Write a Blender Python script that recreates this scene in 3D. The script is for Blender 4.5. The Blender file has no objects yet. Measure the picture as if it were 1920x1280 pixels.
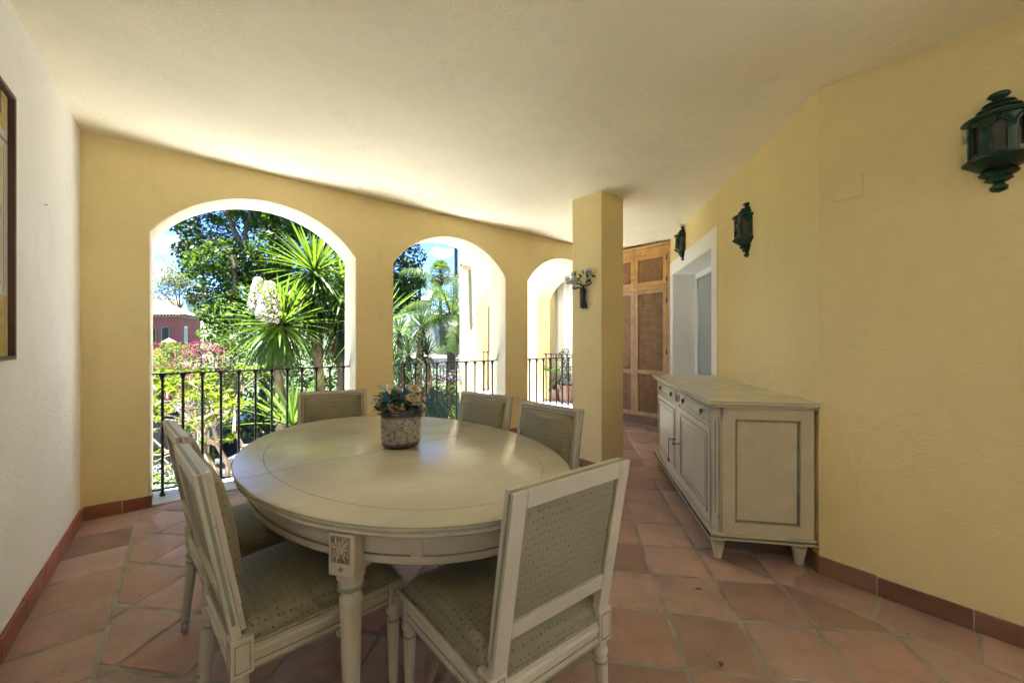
import bpy, math, random
import numpy as np
from mathutils import Matrix, Vector
R = math.radians
random.seed(7)
rng = np.random.default_rng(7)
scene = bpy.context.scene
C = scene.collection

# ------------------------------------------------------------------ camera
CAM_H, YAW, FPX = 1.27, R(39.5), 740.0
cam_d = bpy.data.cameras.new('camera')
cam = bpy.data.objects.new('camera', cam_d)
C.objects.link(cam)
cam.location = (0, 0, CAM_H)
cam.rotation_euler = (R(90), 0, -YAW)
cam_d.sensor_width = 36.0
cam_d.lens = 36.0 * FPX / 1920
cam_d.shift_y = -2 / 1920
cam_d.clip_start = 0.05
cam_d.clip_end = 3000
scene.camera = cam

# ------------------------------------------------------------------ sky and sun
TO_SUN = Vector((-0.17, 0.045, 0.98)).normalized()
ELEV = math.asin(TO_SUN.z)
world = bpy.data.worlds.new('World')
scene.world = world
world.use_nodes = True
wn, wl = world.node_tree.nodes, world.node_tree.links
wn.clear()
w_out = wn.new('ShaderNodeOutputWorld')
w_bg = wn.new('ShaderNodeBackground')
w_bg.inputs['Strength'].default_value = 0.075
sky = wn.new('ShaderNodeTexSky')
sky.sky_type = 'NISHITA'
sky.sun_disc = False
sky.sun_elevation = ELEV
sky.sun_rotation = math.atan2(TO_SUN.x, TO_SUN.y)
sky.air_density = 0.32
sky.dust_density = 0.0
sky.ozone_density = 8.0
# scattered fair weather clouds over the whole sky, plus the few the photo shows
w_tc = wn.new('ShaderNodeTexCoord')


def cloud_blobs():
    prev = None
    for px, py, sx, sy in [(322, 462, .036, .018), (298, 510, .026, .010), (829, 474, .030, .010), (821, 452, .012, .005)]:
        t = (px - 960) / FPX
        d = Vector((math.sin(YAW) + t * math.cos(YAW), math.cos(YAW) - t * math.sin(YAW), (638 - py) / FPX)).normalized()
        side = Vector((d.y, -d.x, 0)).normalized()
        up = side.cross(d)
        dots = []
        for ax, s in ((side, sx), (up, sy)):
            m = wn.new('ShaderNodeVectorMath'); m.operation = 'DOT_PRODUCT'
            m.inputs[1].default_value = ax / s
            wl.new(w_pert.outputs[0], m.inputs[0])
            off = wn.new('ShaderNodeMath'); off.operation = 'SUBTRACT'
            off.inputs[1].default_value = d.dot(ax) / s
            wl.new(m.outputs['Value'], off.inputs[0])
            sq = wn.new('ShaderNodeMath'); sq.operation = 'POWER'; sq.inputs[1].default_value = 2
            ab = wn.new('ShaderNodeMath'); ab.operation = 'ABSOLUTE'
            wl.new(off.outputs[0], ab.inputs[0]); wl.new(ab.outputs[0], sq.inputs[0])
            dots.append(sq)
        f = wn.new('ShaderNodeVectorMath'); f.operation = 'DOT_PRODUCT'
        f.inputs[1].default_value = d
        wl.new(w_tc.outputs['Generated'], f.inputs[0])
        fr = wn.new('ShaderNodeMath'); fr.operation = 'GREATER_THAN'; fr.inputs[1].default_value = 0.5
        wl.new(f.outputs['Value'], fr.inputs[0])
        a = wn.new('ShaderNodeMath'); a.operation = 'ADD'
        wl.new(dots[0].outputs[0], a.inputs[0]); wl.new(dots[1].outputs[0], a.inputs[1])
        g = wn.new('ShaderNodeMapRange'); g.inputs['From Min'].default_value = 1.5; g.inputs['From Max'].default_value = 0.25
        wl.new(a.outputs[0], g.inputs['Value'])
        mu = wn.new('ShaderNodeMath'); mu.operation = 'MULTIPLY'
        wl.new(g.outputs[0], mu.inputs[0]); wl.new(fr.outputs[0], mu.inputs[1])
        if prev is None:
            prev = mu
        else:
            mx = wn.new('ShaderNodeMath'); mx.operation = 'MAXIMUM'
            wl.new(prev.outputs[0], mx.inputs[0]); wl.new(mu.outputs[0], mx.inputs[1])
            prev = mx
    return prev


w_nz = wn.new('ShaderNodeTexNoise')
w_nz.inputs['Scale'].default_value = 45
w_nz.inputs['Detail'].default_value = 6
wl.new(w_tc.outputs['Generated'], w_nz.inputs['Vector'])
w_ctr = wn.new('ShaderNodeVectorMath'); w_ctr.operation = 'SUBTRACT'; w_ctr.inputs[1].default_value = (.5, .5, .5)
wl.new(w_nz.outputs['Color'], w_ctr.inputs[0])
w_sc = wn.new('ShaderNodeVectorMath'); w_sc.operation = 'SCALE'; w_sc.inputs['Scale'].default_value = 0.028
wl.new(w_ctr.outputs[0], w_sc.inputs[0])
w_pert = wn.new('ShaderNodeVectorMath'); w_pert.operation = 'ADD'
wl.new(w_tc.outputs['Generated'], w_pert.inputs[0]); wl.new(w_sc.outputs[0], w_pert.inputs[1])
blob = cloud_blobs()
w_mix = wn.new('ShaderNodeMix'); w_mix.data_type = 'RGBA'
w_fac = wn.new('ShaderNodeMath'); w_fac.operation = 'MULTIPLY'; w_fac.inputs[1].default_value = 0.75
wl.new(blob.outputs[0], w_fac.inputs[0])
wl.new(w_fac.outputs[0], w_mix.inputs['Factor'])
wl.new(sky.outputs['Color'], w_mix.inputs['A'])
w_mix.inputs['B'].default_value = (1.7, 1.75, 1.85, 1)
wl.new(w_mix.outputs['Result'], w_bg.inputs['Color'])
wl.new(w_bg.outputs[0], w_out.inputs['Surface'])

sun_d = bpy.data.lights.new('sun', 'SUN')
sun_d.energy = 5.0
sun_d.angle = R(0.53)
sun_d.color = (1.0, 0.995, 0.98)
sun = bpy.data.objects.new('sun', sun_d)
C.objects.link(sun)
sun.location = (0, 0, 30)
sun.rotation_euler = (-TO_SUN).to_track_quat('-Z', 'Y').to_euler()

vs = scene.view_settings
vs.view_transform = 'Standard'
vs.look = 'None'
vs.exposure = 3.82
vs.gamma = 1.0
vs.use_curve_mapping = False
cy = scene.cycles
cy.max_bounces = 12
cy.diffuse_bounces = 8
cy.glossy_bounces = 4
cy.transmission_bounces = 6
cy.transparent_max_bounces = 8
cy.caustics_reflective = False
cy.caustics_refractive = False
cy.use_denoising = True
cy.use_adaptive_sampling = True
cy.adaptive_threshold = 0.03


def at(px, k):
    """point on the plan that lies k metres in front of the picture plane in column px of the survey photo"""
    t = (px - 960) / FPX
    return ((math.sin(YAW) + t * math.cos(YAW)) * k, (math.cos(YAW) - t * math.sin(YAW)) * k)


def zat(py, k):
    return CAM_H - (py - 638) / FPX * k


# ------------------------------------------------------------------ mesh helpers
class B:
    def __init__(s):
        s.v = []; s.f = []; s.m = []

    def add(s, v, f, M=None, m=0):
        o = len(s.v)
        if M is not None:
            v = [tuple(M @ Vector(p)) for p in v]
        s.v += [tuple(p) for p in v]
        s.f += [tuple(i + o for i in q) for q in f]
        s.m += [m] * len(f)
        return s

    def box(s, x0, x1, y0, y1, z0, z1, M=None, m=0):
        v = [(x0, y0, z0), (x1, y0, z0), (x1, y1, z0), (x0, y1, z0), (x0, y0, z1), (x1, y0, z1), (x1, y1, z1), (x0, y1, z1)]
        f = [(0, 3, 2, 1), (4, 5, 6, 7), (0, 1, 5, 4), (1, 2, 6, 5), (2, 3, 7, 6), (3, 0, 4, 7)]
        return s.add(v, f, M, m)

    def prism(s, poly, z0, z1, M=None, m=0):
        n = len(poly)
        v = [(x, y, z0) for x, y in poly] + [(x, y, z1) for x, y in poly]
        f = [tuple(range(n - 1, -1, -1)), tuple(range(n, 2 * n))]
        f += [(i, (i + 1) % n, n + (i + 1) % n, n + i) for i in range(n)]
        return s.add(v, f, M, m)

    def ring(s, xo, zo, xi, zi, y0, y1, M=None, m=0):
        """picture frame in the xz plane: outer (x0,x1),(z0,z1), inner the same, thickness y0..y1"""
        def q(x, z, y):
            return [(x[0], y, z[0]), (x[1], y, z[0]), (x[1], y, z[1]), (x[0], y, z[1])]
        v = q(xo, zo, y0) + q(xi, zi, y0) + q(xo, zo, y1) + q(xi, zi, y1)
        f = []
        for i in range(4):
            j = (i + 1) % 4
            f += [(i, j, 4 + j, 4 + i), (8 + i, 12 + i, 12 + j, 8 + j), (i, 8 + i, 8 + j, j), (4 + i, 4 + j, 12 + j, 12 + i)]
        return s.add(v, f, M, m)

    def lathe(s, prof, n=24, a0=0, a1=2 * math.pi, M=None, m=0, flute=None, cap=True):
        full = abs(a1 - a0 - 2 * math.pi) < 1e-6
        k = n if full else n + 1
        v = []
        for r, z in prof:
            for i in range(k):
                a = a0 + (a1 - a0) * i / n
                rr = r
                if flute and flute[2] < z < flute[3]:
                    rr = r * (1 - flute[1] * max(0, math.cos(a * flute[0])) ** .7)
                v.append((rr * math.cos(a), rr * math.sin(a), z))
        f = []
        for j in range(len(prof) - 1):
            for i in range(n):
                i2 = (i + 1) % k
                f.append((j * k + i, j * k + i2, (j + 1) * k + i2, (j + 1) * k + i))
        if cap:
            f.append(tuple(range(k - 1, -1, -1)))
            f.append(tuple(range((len(prof) - 1) * k, len(prof) * k)))
        return s.add(v, f, M, m)

    def tube(s, pts, rad, n=8, m=0, closed=False, M=None):
        pts = [Vector(p) for p in pts]
        if not hasattr(rad, '__len__'):
            rad = [rad] * len(pts)
        v = []; f = []
        up = Vector((0, 0, 1))
        N = len(pts)
        for i, p in enumerate(pts):
            if closed:
                t = (pts[(i + 1) % N] - pts[i - 1])
            else:
                t = pts[min(i + 1, N - 1)] - pts[max(i - 1, 0)]
            t = t.normalized() if t.length > 1e-9 else Vector((0, 0, 1))
            ref = Vector((1, 0, 0)) if abs(t.z) > .95 else up
            a = t.cross(ref).normalized(); b = t.cross(a)
            for j in range(n):
                q = 2 * math.pi * j / n
                v.append(p + (a * math.cos(q) + b * math.sin(q)) * rad[i])
        for i in range(N if closed else N - 1):
            i2 = (i + 1) % N
            for j in range(n):
                j2 = (j + 1) % n
                f.append((i * n + j, i2 * n + j, i2 * n + j2, i * n + j2))
        if not closed:
            f.append(tuple(range(n)))
            f.append(tuple(range((N - 1) * n + n - 1, (N - 1) * n - 1, -1)))
        return s.add(v, f, M, m)

    def sphere(s, c, r, nu=10, nv=6, sc=(1, 1, 1), m=0, M=None):
        v = []; f = []
        for j in range(nv + 1):
            ph = math.pi * j / nv
            for i in range(nu):
                th = 2 * math.pi * i / nu
                v.append((c[0] + r * sc[0] * math.sin(ph) * math.cos(th), c[1] + r * sc[1] * math.sin(ph) * math.sin(th), c[2] - r * sc[2] * math.cos(ph)))
        for j in range(nv):
            for i in range(nu):
                i2 = (i + 1) % nu
                f.append((j * nu + i, j * nu + i2, (j + 1) * nu + i2, (j + 1) * nu + i))
        return s.add(v, f, M, m)


def finish(me, smooth, uv):
    if uv:
        me.uv_layers.new(name='UVMap')
        n = np.empty(len(me.polygons) * 3); me.polygons.foreach_get('normal', n); n = np.abs(n.reshape(-1, 3))
        lt = np.empty(len(me.polygons), dtype=np.int32); me.polygons.foreach_get('loop_total', lt)
        lv = np.empty(len(me.loops), dtype=np.int32); me.loops.foreach_get('vertex_index', lv)
        co = np.empty(len(me.vertices) * 3); me.vertices.foreach_get('co', co); co = co.reshape(-1, 3)[lv]
        ax = np.repeat(np.argmax(n, axis=1), lt)
        u = np.where(ax == 0, co[:, 1], co[:, 0]); w = np.where(ax == 2, co[:, 1], co[:, 2])
        me.uv_layers[0].data.foreach_set('uv', np.stack([u, w], 1).ravel())
    if smooth:
        me.polygons.foreach_set('use_smooth', [True] * len(me.polygons))
        me.set_sharp_from_angle(angle=R(smooth))


def obj(name, b, mats, parent=None, bevel=0, seg=2, smooth=40, uv=False, merge=False, loc=None, rot=None, fix=True):
    me = bpy.data.meshes.new(name)
    me.from_pydata(b.v, [], b.f)
    if not isinstance(mats, (list, tuple)):
        mats = [mats]
    for q in mats:
        me.materials.append(q)
    if len(mats) > 1:
        me.polygons.foreach_set('material_index', b.m)
    if merge or fix:
        import bmesh
        bm = bmesh.new(); bm.from_mesh(me)
        if merge:
            bmesh.ops.remove_doubles(bm, verts=bm.verts, dist=1e-5)
        bmesh.ops.recalc_face_normals(bm, faces=bm.faces)
        bm.to_mesh(me); bm.free()
    finish(me, smooth, uv)
    o = bpy.data.objects.new(name, me)
    C.objects.link(o)
    o.parent = parent
    if loc is not None: o.location = loc
    if rot is not None: o.rotation_euler = rot
    if bevel:
        md = o.modifiers.new('bevel', 'BEVEL')
        md.width = bevel; md.segments = seg; md.limit_method = 'ANGLE'; md.angle_limit = R(40)
        md.harden_normals = False
    return o


def raw(name, V, F, mat, parent=None, smooth=False):
    """large numpy mesh of equal sided faces"""
    me = bpy.data.meshes.new(name)
    V = np.asarray(V, dtype=np.float32); F = np.asarray(F, dtype=np.int32)
    k = F.shape[1]
    me.vertices.add(len(V)); me.vertices.foreach_set('co', V.ravel())
    me.loops.add(F.size); me.loops.foreach_set('vertex_index', F.ravel())
    me.polygons.add(len(F)); me.polygons.foreach_set('loop_start', np.arange(0, F.size, k, dtype=np.int32))
    me.update(calc_edges=True)
    me.materials.append(mat)
    if smooth:
        me.polygons.foreach_set('use_smooth', [True] * len(F))
    o = bpy.data.objects.new(name, me); C.objects.link(o); o.parent = parent
    return o


def tag(o, label=None, cat=None, group=None, kind=None):
    if label: o['label'] = label
    if cat: o['category'] = cat
    if group: o['group'] = group
    if kind: o['kind'] = kind
    return o


def thing(name, label, cat, loc=(0, 0, 0), rz=0, group=None):
    o = bpy.data.objects.new(name, None); C.objects.link(o)
    o.empty_display_size = .1
    o.location = loc; o.rotation_euler = (0, 0, rz)
    return tag(o, label, cat, group)


def dup(root, loc, rz, label=None):
    def cp(o, par):
        c = o.copy(); C.objects.link(c); c.parent = par
        for ch in list(o.children):
            cp(ch, c)
        return c
    r = cp(root, None)
    r.location = loc; r.rotation_euler = (0, 0, rz)
    if label: r['label'] = label
    return r


# ------------------------------------------------------------------ materials
def nodes(name):
    m = bpy.data.materials.new(name); m.use_nodes = True
    n, l = m.node_tree.nodes, m.node_tree.links
    return m, n, l, n['Principled BSDF']


def noise(n, l, scale, detail=4, coord='Object', rough=.55, vec=None):
    t = n.new('ShaderNodeTexNoise'); t.inputs['Scale'].default_value = scale; t.inputs['Detail'].default_value = detail
    t.inputs['Roughness'].default_value = rough
    if vec is None:
        tc = n.new('ShaderNodeTexCoord'); vec = tc.outputs[coord]
    l.new(vec, t.inputs['Vector'])
    return t


def ramp(n, l, src, stops):
    r = n.new('ShaderNodeValToRGB')
    l.new(src, r.inputs['Fac'])
    e = r.color_ramp.elements
    while len(e) < len(stops): e.new(.5)
    for i, (p, c) in enumerate(stops):
        e[i].position = p; e[i].color = (*c, 1) if len(c) == 3 else c
    return r


def sc3(c, k):
    return tuple(min(1, x * k) for x in c)


def pbr(name, col, rough=.6, var=.12, vs_=2.5, bump=0, bs=60, metal=0, spec=.5, coat=0, speck=None, streak=None, bdist=.004):
    m, n, l, p = nodes(name)
    nz = noise(n, l, vs_, 3)
    r = ramp(n, l, nz.outputs['Fac'], [(.3, sc3(col, 1 - var)), (.7, sc3(col, 1 + var))])
    out = r.outputs['Color']
    if speck:                       # (colour, scale, threshold) little dark wear marks
        s = noise(n, l, speck[1], 2)
        s2 = noise(n, l, speck[1] * .13, 2)
        ad = n.new('ShaderNodeMath'); ad.operation = 'MULTIPLY'
        l.new(s.outputs['Fac'], ad.inputs[0]); l.new(s2.outputs['Fac'], ad.inputs[1])
        f = n.new('ShaderNodeMapRange'); f.inputs['From Min'].default_value = speck[2]; f.inputs['From Max'].default_value = speck[2] + .04
        l.new(ad.outputs[0], f.inputs['Value'])
        mx = n.new('ShaderNodeMix'); mx.data_type = 'RGBA'
        l.new(f.outputs[0], mx.inputs['Factor']); l.new(out, mx.inputs['A']); mx.inputs['B'].default_value = (*speck[0], 1)
        out = mx.outputs['Result']
    if streak:                      # (colour, stretch, amount) brushed or weathered streaks
        tc = n.new('ShaderNodeTexCoord'); mp = n.new('ShaderNodeMapping'); mp.inputs['Scale'].default_value = streak[1]
        l.new(tc.outputs['Object'], mp.inputs['Vector'])
        s = noise(n, l, 1, 4, vec=mp.outputs[0])
        f = n.new('ShaderNodeMapRange'); f.inputs['From Min'].default_value = .45; f.inputs['From Max'].default_value = .8; f.inputs['To Max'].default_value = streak[2]
        l.new(s.outputs['Fac'], f.inputs['Value'])
        mx = n.new('ShaderNodeMix'); mx.data_type = 'RGBA'
        l.new(f.outputs[0], mx.inputs['Factor']); l.new(out, mx.inputs['A']); mx.inputs['B'].default_value = (*streak[0], 1)
        out = mx.outputs['Result']
    l.new(out, p.inputs['Base Color'])
    rv = n.new('ShaderNodeMapRange'); rv.inputs['From Min'].default_value = .3; rv.inputs['From Max'].default_value = .7; rv.inputs['To Min'].default_value = rough * .93; rv.inputs['To Max'].default_value = min(1, rough * 1.1)
    l.new(nz.outputs['Fac'], rv.inputs['Value']); l.new(rv.outputs[0], p.inputs['Roughness'])
    p.inputs['Metallic'].default_value = metal
    p.inputs['Specular IOR Level'].default_value = spec
    p.inputs['Coat Weight'].default_value = coat
    if bump:
        bz = noise(n, l, bs, 4, rough=.6)
        b = n.new('ShaderNodeBump'); b.inputs['Strength'].default_value = bump; b.inputs['Distance'].default_value = bdist
        l.new(bz.outputs['Fac'], b.inputs['Height']); l.new(b.outputs[0], p.inputs['Normal'])
    return m


def plaster(name, col, var=.05, bump=.5, patch=None):
    m, n, l, p = nodes(name)
    big = noise(n, l, .9, 2); fine = noise(n, l, 14, 2)
    r = ramp(n, l, big.outputs['Fac'], [(.3, sc3(col, 1 - var)), (.7, sc3(col, 1 + var))])
    r2 = ramp(n, l, fine.outputs['Fac'], [(.35, (.985, .985, .98)), (.65, (1.01, 1.01, 1.01))])
    mx = n.new('ShaderNodeMix'); mx.data_type = 'RGBA'; mx.blend_type = 'MULTIPLY'; mx.inputs['Factor'].default_value = 1
    l.new(r.outputs[0], mx.inputs['A']); l.new(r2.outputs[0], mx.inputs['B'])
    # faint trowel scuffs and patched areas
    tcm = n.new('ShaderNodeTexCoord'); mpp = n.new('ShaderNodeMapping'); mpp.inputs['Scale'].default_value = (2.2, 2.2, .9)
    l.new(tcm.outputs['Object'], mpp.inputs['Vector'])
    sc_n = noise(n, l, 1.6, 5, vec=mpp.outputs[0], rough=.75); fr_ = n.new('ShaderNodeMapRange'); fr_.inputs['From Min'].default_value = .57; fr_.inputs['From Max'].default_value = .70; fr_.inputs['To Max'].default_value = .45
    l.new(sc_n.outputs['Fac'], fr_.inputs['Value'])
    mxs = n.new('ShaderNodeMix'); mxs.data_type = 'RGBA'
    l.new(fr_.outputs[0], mxs.inputs['Factor']); l.new(mx.outputs['Result'], mxs.inputs['A']); mxs.inputs['B'].default_value = (*sc3(col, .86), 1)
    l.new(mxs.outputs['Result'], p.inputs['Base Color'])
    p.inputs['Roughness'].default_value = .85; p.inputs['Specular IOR Level'].default_value = .25
    b1 = noise(n, l, 75, 2, rough=.6); b2 = noise(n, l, 6, 3, rough=.7); 
    q = n.new('ShaderNodeMath'); q.operation = 'MULTIPLY_ADD'; q.inputs[1].default_value = 1.7
    l.new(b2.outputs['Fac'], q.inputs[0]); l.new(b1.outputs['Fac'], q.inputs[2])
    b = n.new('ShaderNodeBump'); b.inputs['Strength'].default_value = bump; b.inputs['Distance'].default_value = .006
    l.new(q.outputs[0], b.inputs['Height']); l.new(b.outputs[0], p.inputs['Normal'])
    return m


def leafmat(name, col, col2, trans=.35, rough=.45, tcol=None, k=.54, spec=.12):
    m, n, l, p = nodes(name)
    g = n.new('ShaderNodeNewGeometry')
    r = ramp(n, l, g.outputs['Random Per Island'], [(0, sc3(col, k)), (1, sc3(col2, k))])
    l.new(r.outputs[0], p.inputs['Base Color']); p.inputs['Roughness'].default_value = rough
    p.inputs['Specular IOR Level'].default_value = spec
    t = n.new('ShaderNodeBsdfTranslucent')
    hs = n.new('ShaderNodeMix'); hs.data_type = 'RGBA'; hs.blend_type = 'MULTIPLY'; hs.inputs['Factor'].default_value = 1
    l.new(r.outputs[0], hs.inputs['A']); hs.inputs['B'].default_value = tcol or (2.6, 2.4, .8, 1)
    l.new(hs.outputs['Result'], t.inputs['Color'])
    mix = n.new('ShaderNodeMixShader'); mix.inputs[0].default_value = trans
    l.new(p.outputs[0], mix.inputs[1]); l.new(t.outputs[0], mix.inputs[2])
    l.new(mix.outputs[0], n['Material Output'].inputs['Surface'])
    return m


def rand_tile(name, c1, c2, rough=.46, grain=.18):
    m, n, l, p = nodes(name)
    oi = n.new('ShaderNodeObjectInfo')
    r = ramp(n, l, oi.outputs['Random'], [(0, sc3(c1, .82)), (.35, c2), (.7, sc3(c1, 1.2)), (1, sc3(c2, 1.12))])
    tc = n.new('ShaderNodeTexCoord'); va = n.new('ShaderNodeVectorMath'); va.operation = 'ADD'
    l.new(tc.outputs['Object'], va.inputs[0])
    cmb = n.new('ShaderNodeMath'); cmb.operation = 'MULTIPLY'; cmb.inputs[1].default_value = 37
    l.new(oi.outputs['Random'], cmb.inputs[0]); l.new(cmb.outputs[0], va.inputs[1])
    a = noise(n, l, 7, 6, vec=va.outputs[0], rough=.65); r2 = ramp(n, l, a.outputs['Fac'], [(.25, (1 - grain * 1.6,) * 3), (.55, (1, 1, 1)), (.8, (1 + grain, 1 + grain, 1 + grain * .8))])
    mx = n.new('ShaderNodeMix'); mx.data_type = 'RGBA'; mx.blend_type = 'MULTIPLY'; mx.inputs['Factor'].default_value = 1
    l.new(r.outputs[0], mx.inputs['A']); l.new(r2.outputs[0], mx.inputs['B'])
    # pits and scuffs
    s = noise(n, l, 75, 2, vec=va.outputs[0]); f = n.new('ShaderNodeMapRange'); f.inputs['From Min'].default_value = .68; f.inputs['From Max'].default_value = .74
    l.new(s.outputs['Fac'], f.inputs['Value'])
    m2 = n.new('ShaderNodeMix'); m2.data_type = 'RGBA'
    l.new(f.outputs[0], m2.inputs['Factor']); l.new(mx.outputs['Result'], m2.inputs['A']); m2.inputs['B'].default_value = (*sc3(c1, .45), 1)
    l.new(m2.outputs['Result'], p.inputs['Base Color'])
    rr = ramp(n, l, a.outputs['Fac'], [(.3, (rough - .12,) * 3), (.7, (rough + .15,) * 3)])
    l.new(rr.outputs[0], p.inputs['Roughness'])
    b = n.new('ShaderNodeBump'); b.inputs['Strength'].default_value = .35; b.inputs['Distance'].default_value = .004
    l.new(a.outputs['Fac'], b.inputs['Height']); l.new(b.outputs[0], p.inputs['Normal'])
    return m


M_YEL = plaster('yellow_plaster', (.82, .68, .365))
M_CEIL = plaster('cream_ceiling_plaster', (.89, .825, .645), bump=.7)
M_WHITE = plaster('white_plaster', (.88, .88, .88), bump=.55)
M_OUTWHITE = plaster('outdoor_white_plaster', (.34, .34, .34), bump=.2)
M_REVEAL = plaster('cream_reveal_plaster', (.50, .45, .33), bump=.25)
M_TILE = rand_tile('terracotta', (.36, .215, .17), (.46, .315, .265))
M_SKIRT = rand_tile('red_skirting_tile', (.33, .10, .06), (.36, .13, .085))
M_SKIRT2 = rand_tile('brown_skirting_tile', (.22, .105, .066), (.26, .14, .09))
M_GROUT = pbr('grout', (.35, .31, .27), .9, .30, 5, .5, 120)
M_STONE = pbr('pale_threshold_stone', (.62, .62, .61), .5, .08, 6, .1, 80)
M_IRON = pbr('black_iron', (.012, .012, .014), .38, .2, 20, .15, 200)

# ------------------------------------------------------------------ the porch: floor, ceiling, walls
ARCH_Y0, ARCH_Y1 = 4.09, 4.46
LW = -0.58                                   # inner face of the white side wall
RW = 2.68                                    # inner face of the lantern wall
D0 = Vector((2.68, .60, 0)); DANG = math.atan2(2.322, 2.673); DLEN = 3.5407
DU = Vector((math.cos(DANG), math.sin(DANG), 0)); DN = Vector((-math.sin(DANG), math.cos(DANG), 0))
BACK = -2.9
SIDE_END = -1.15                              # wall stops short out of view, opening added to let bounced sun in


def ceil_z(y):
    return 2.75 - .0286 * (ARCH_Y0 - y)


b = B().box(LW - .3, 5.9, BACK - .3, ARCH_Y1 - .02, -.30, -.0040)
floor = tag(obj('floor', b, M_GROUT, smooth=0), 'terracotta tile floor of the covered porch', 'floor', kind='structure')


def clip(poly, nx, ny, c):
    """keep nx*x+ny*y <= c"""
    out = []
    for i in range(len(poly)):
        p, q = poly[i], poly[(i + 1) % len(poly)]
        dp = nx * p[0] + ny * p[1] - c; dq = nx * q[0] + ny * q[1] - c
        if dp <= 0: out.append(p)
        if (dp < 0 < dq) or (dq < 0 < dp):
            t = dp / (dp - dq)
            out.append((p[0] + (q[0] - p[0]) * t, p[1] + (q[1] - p[1]) * t))
    return out


def area(p):
    return .5 * sum(p[i][0] * p[(i + 1) % len(p)][1] - p[(i + 1) % len(p)][0] * p[i][1] for i in range(len(p)))


def tile_mesh(poly, rs):
    """irregular handmade tile: worn rounded edge, slightly wandering outline"""
    cx = sum(p[0] for p in poly) / len(poly); cy_ = sum(p[1] for p in poly) / len(poly)
    pts = []
    n = len(poly)
    for i in range(n):
        p, q = poly[i], poly[(i + 1) % n]
        L = math.hypot(q[0] - p[0], q[1] - p[1])
        k = max(1, int(L / .075))
        for j in range(k):
            t = j / k
            w = .0022 if j else .003
            pts.append((p[0] + (q[0] - p[0]) * t - cx + rs.uniform(-w, w), p[1] + (q[1] - p[1]) * t - cy_ + rs.uniform(-w, w)))
    def ins(d, z):
        o = []
        for x, y in pts:
            L = math.hypot(x, y) or 1
            o.append((x * (1 - d / L), y * (1 - d / L), z))
        return o
    v = [(x, y, -.02) for x, y in pts] + ins(.0, -.0045) + ins(.0025, -.0012) + ins(.007, 0)
    m = len(pts)
    f = []
    for lv in range(3):
        for i in range(m):
            j = (i + 1) % m
            f.append((lv * m + i, lv * m + j, (lv + 1) * m + j, (lv + 1) * m + i))
    f.append(tuple(range(3 * m, 4 * m)))
    bb = B().add(v, f)
    return bb, (cx, cy_)


TS = .3145
FA = R(42.2)
fu = (math.cos(FA - R(90)), math.sin(FA - R(90))); fv = (math.cos(FA), math.sin(FA))
O = (1.726, .962)                            # a grout crossing found in the survey
shared = []
rs = random.Random(3)
g = .0090
for k in range(4):
    bb, _ = tile_mesh([(-TS / 2 + g, -TS / 2 + g), (TS / 2 - g, -TS / 2 + g), (TS / 2 - g, TS / 2 - g), (-TS / 2 + g, TS / 2 - g)], rs)
    o = obj('tile', bb, M_TILE, floor, smooth=50, fix=False)
    shared.append(o.data); bpy.data.objects.remove(o)


def put_tile(me, x, y, rz):
    o = bpy.data.objects.new('tile', me); C.objects.link(o); o.parent = floor
    o.location = (x, y, rs.uniform(-.0022, .0012)); o.rotation_euler = (rs.gauss(0, .003), rs.gauss(0, .003), rz)


nt = 0
for i in range(-16, 14):
    for j in range(-16, 20):
        cx = O[0] + fu[0] * (i + .5) * TS + fv[0] * (j + .5) * TS
        cy_ = O[1] + fu[1] * (i + .5) * TS + fv[1] * (j + .5) * TS
        dep = cx * math.sin(YAW) + cy_ * math.cos(YAW)
        lat = cx * math.cos(YAW) - cy_ * math.sin(YAW)
        if dep < .35 or abs(lat) > dep * 1.42 + .3: continue
        sq = [(cx + fu[0] * a * (TS / 2 - g) + fv[0] * c * (TS / 2 - g), cy_ + fu[1] * a * (TS / 2 - g) + fv[1] * c * (TS / 2 - g)) for a, c in ((-1, -1), (1, -1), (1, 1), (-1, 1))]
        p = clip(sq, -1, 0, .262)                       # border row by the white wall
        p = clip(p, 0, 1, ARCH_Y0 - .012)
        p = clip(p, 1, 0, 5.37)
        pieces = []
        if cy_ > 1.0:
            pieces.append(clip(p, -DN.x, -DN.y, -(D0.x * DN.x + D0.y * DN.y) - .004))
        else:                                           # stop at the border row of the lantern wall
            pieces.append(clip(p, 1, 0, 2.405))
            q = clip(clip(p, -1, 0, -2.4052), 0, -1, -.662)
            pieces.append(clip(q, -DN.x, -DN.y, -(D0.x * DN.x + D0.y * DN.y) - .004))
        for p in pieces:
            if len(p) < 3 or abs(area(p)) < .0006: continue
            nt += 1
            if abs(abs(area(p)) - (TS - 2 * g) ** 2) < 1e-5:
                put_tile(rs.choice(shared), cx, cy_, FA + rs.choice((0, 1, 2, 3)) * math.pi / 2)
            else:
                bb, c0 = tile_mesh(p if area(p) > 0 else p[::-1], rs)
                o = obj('tile', bb, M_TILE, floor, smooth=50, fix=False); me = o.data; bpy.data.objects.remove(o)
                put_tile(me, c0[0], c0[1], 0)
for y0 in np.arange(.60, 3.95, .3145):                  # border row along the white wall
    bb, c0 = tile_mesh([(LW + .02, y0), (-.278, y0), (-.278, min(y0 + .3, 4.075)), (LW + .02, min(y0 + .3, 4.075))], rs)
    o = obj('tile', bb, M_TILE, floor, smooth=50, fix=False); me = o.data; bpy.data.objects.remove(o); put_tile(me, *c0, 0)
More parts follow.
